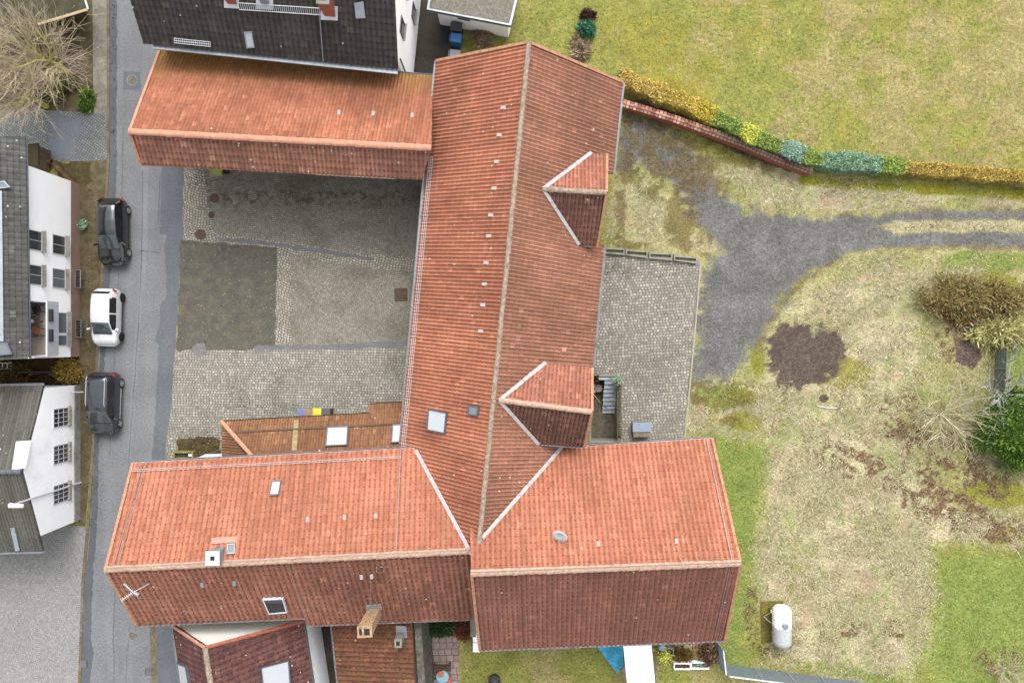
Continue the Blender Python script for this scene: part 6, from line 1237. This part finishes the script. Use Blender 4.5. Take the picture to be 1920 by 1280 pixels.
def bare_tree(name, label, px, py, h0, limbs, llen, shoots, slen, seed, bark='bark', twig='twig', r0=.13, spread=1.0, cat="tree", group=None, rt=.0105):
    """pollarded tree: short trunk, mossy limbs, each ending in a spray of long thin shoots"""
    r_ = random.Random(seed); c = P(px, py); t = thing(name, label, cat, c, group); tr = MB(); lm = MB(); tw = MB()
    tr.tube([c, c + Vector((.05, 0, h0 * .5)), c + Vector((0, .05, h0))], [r0 * 1.3, r0, r0 * .9], 8)
    for i in range(limbs):
        a = 2 * math.pi * (i + r_.uniform(-.35, .35)) / limbs; el = r_.uniform(.25, .95); L = llen * r_.uniform(.6, 1.15); d = Vector((math.cos(a) * math.cos(el) * spread, math.sin(a) * math.cos(el) * spread, math.sin(el))); p = c + Vector((0, 0, h0 * r_.uniform(.75, 1))); pts = [p]
        for k in range(4): p = p + d * L / 4 + Vector((r_.uniform(-.08, .08), r_.uniform(-.08, .08), r_.uniform(-.03, .12))) * L; pts.append(p)
        lm.tube(pts, [r0 * .6, r0 * .5, r0 * .42, r0 * .36, r0 * .3], 6)
        for k in range(shoots):
            f = r_.random() ** .6; j = min(3, int(f * 4)); q = pts[j].lerp(pts[j + 1], f * 4 - j); a2 = a + r_.gauss(0, .75); e2 = r_.uniform(-.05, 1.1); d2 = Vector((math.cos(a2) * math.cos(e2), math.sin(a2) * math.cos(e2), math.sin(e2))); Ls = slen * r_.uniform(.45, 1.2); pp = [q]
            cv = Vector((r_.gauss(0, .1), r_.gauss(0, .1), r_.uniform(-.02, .16)))
            for m_ in range(4): q = q + (d2 + cv * m_) * Ls / 4; pp.append(q)
            tw.tube(pp, [rt * 1.5, rt * 1.2, rt, rt * .75, rt * .4], 3, False)
            for s in range(3):
                b = pp[1 + s].lerp(pp[2 + s], r_.random()) if s < 3 else pp[3]; a3 = a2 + r_.gauss(0, .7); e3 = e2 + r_.gauss(.1, .35); d3 = Vector((math.cos(a3) * math.cos(e3), math.sin(a3) * math.cos(e3), math.sin(e3))); tw.tube([b, b + d3 * Ls * .25, b + d3 * Ls * .42 + Vector((0, 0, .04))], [rt * .8, rt * .6, rt * .35], 3, False)
    tr.build("trunk", M['bark'], t); lm.build("limbs", M[bark], t); tw.build("twigs", M[twig], t)
bare_tree("bare_tree", "bare mossy pollarded tree nearest the road at the top left", 134, 140, 2.2, 10, 2.0, 28, 2.3, 3); bare_tree("bare_tree", "bare mossy pollarded tree nearest the cobbled yard at the top left", 88, 200, 2.0, 10, 1.9, 27, 2.2, 5); bare_tree("bare_tree", "bare mossy pollarded tree at the very left edge at the top", 38, 128, 2.4, 9, 1.8, 24, 2.1, 8)
bare_tree("bare_shrub", "pale leafless multi-stemmed shrub in the right garden", 1758, 775, .3, 10, 1.3, 12, 1.8, 11, 'twigy', 'twigy', .045, 1.35, "shrub", None, .012); bare_tree("bare_shrub", "grey lichened leafless branches over the green shrub", 1868, 737, .9, 7, 1.5, 16, 1.1, 12, 'twiggrey', 'twiggrey', .08, 1.5, "shrub", None, .017); bare_tree("bare_shrub", "greyish leafless shrub in the bottom right corner", 1880, 1252, .2, 7, .6, 16, 1.1, 14, 'twigy', 'twigy', .04, 1.2, "shrub", None, .008)
clump("ivy_patch", "green ivy at the foot of the bare trees near the pavement", "plant", 164, 190, .45, .8, .3, M['lf_bush'], 30, 60, .12, .12); clump("ivy_patch", "dark green ivy between the two bare trees", "plant", 95, 160, 1.8, 1.1, .6, leafm('shade_ivy', [S(30, 40, 15, KL), S(70, 78, 30, KL), S(110, 110, 45, KL)]), 60, 50, .13, .15)
t = thing("garden_gate", "grey green timber gate panel at the right edge beside the bright lawn", "gate", P(1868, 690)); m = MB(); pa_, pb_ = P(1864, 652), P(1861, 728)
for k in range(5): m.obox(pa_ + Vector((0, 0, .1 + .22 * k)), pb_ - pa_, (.04, 0, 0), (0, 0, .17))
m.build("boards", plain('grey_green_timber', S(118, 125, 108), .85, .2), t)
for f in (0, .5, 1): MB().box(pa_.lerp(pb_, f) + Vector((.02, 0, .6)), (.1, .1, 1.2)).build("post", M['concrete'], t)
t = thing("bent_pipe", "bent white pipe lying on the dry grass", "pipe", P(1552, 764)); MB().tube([P(1532, 761, .06), P(1555, 765, .06), P(1570, 765, .07), P(1573, 756, .3)], .03, 6).build("pipe", M['whiteplastic'], t)

# balcony furniture on the white house
fz = 3.46
p = P(65, 602, fz + .7); p = Vector((p.x, p.y, fz)); t = thing("balcony_table", "round dark table on the balcony of the white house", "table", p); MB().lathe(p, [(.36, .70), (.36, .73)], 20).build("tabletop", plain('dark_brown_table', S(86, 72, 60), .6), t); MB().tube([p, p + Vector((0, 0, .7))], .03, 6).build("leg", M['darkmetal'], t); MB().lathe(p + Vector((-.12, 0, .73)), [(.09, 0), (.12, .03), (.03, .02)], 10).build("dish", M['whiteplastic'], t)
for px, py, rz, lab, sm2 in ((68, 580, R(20), "dark metal chair above the round balcony table", M['darkmetal']), (70, 620, R(160), "dark metal chair with a coral cushion on the balcony", plain('coral_cushion', S(222, 130, 110), .9, .1))):
    p = P(px, py, fz + .45); patio_chair(Vector((p.x, p.y, fz)), lab, M['darkmetal'], rz, sm2, "balcony chairs")

# fallen leaves blown against walls and kerbs
C = []
for (x0, y0, x1, y1, n, z) in ((350, 330, 785, 352, 260, .03), (206, 0, 219, 300, 90, .03), (165, 350, 195, 980, 260, .05), (330, 800, 415, 856, 120, .04), (765, 30, 862, 135, 160, .02), (1115, 490, 1300, 520, 120, .03), (420, 755, 750, 785, 140, .04), (1160, 210, 1330, 320, 200, .02), (345, 345, 780, 640, 240, .04), (785, 1170, 858, 1190, 60, .03)):
    for _ in range(n):
        x, y = rng.uniform(x0, x1), rng.uniform(y0, y1); p = P(x, y); C.append((p.x, p.y, z + .012))
tag(leaf_mesh("fallen_leaves", np.array(C), .10, M['litter'], None, .85), kind='stuff')
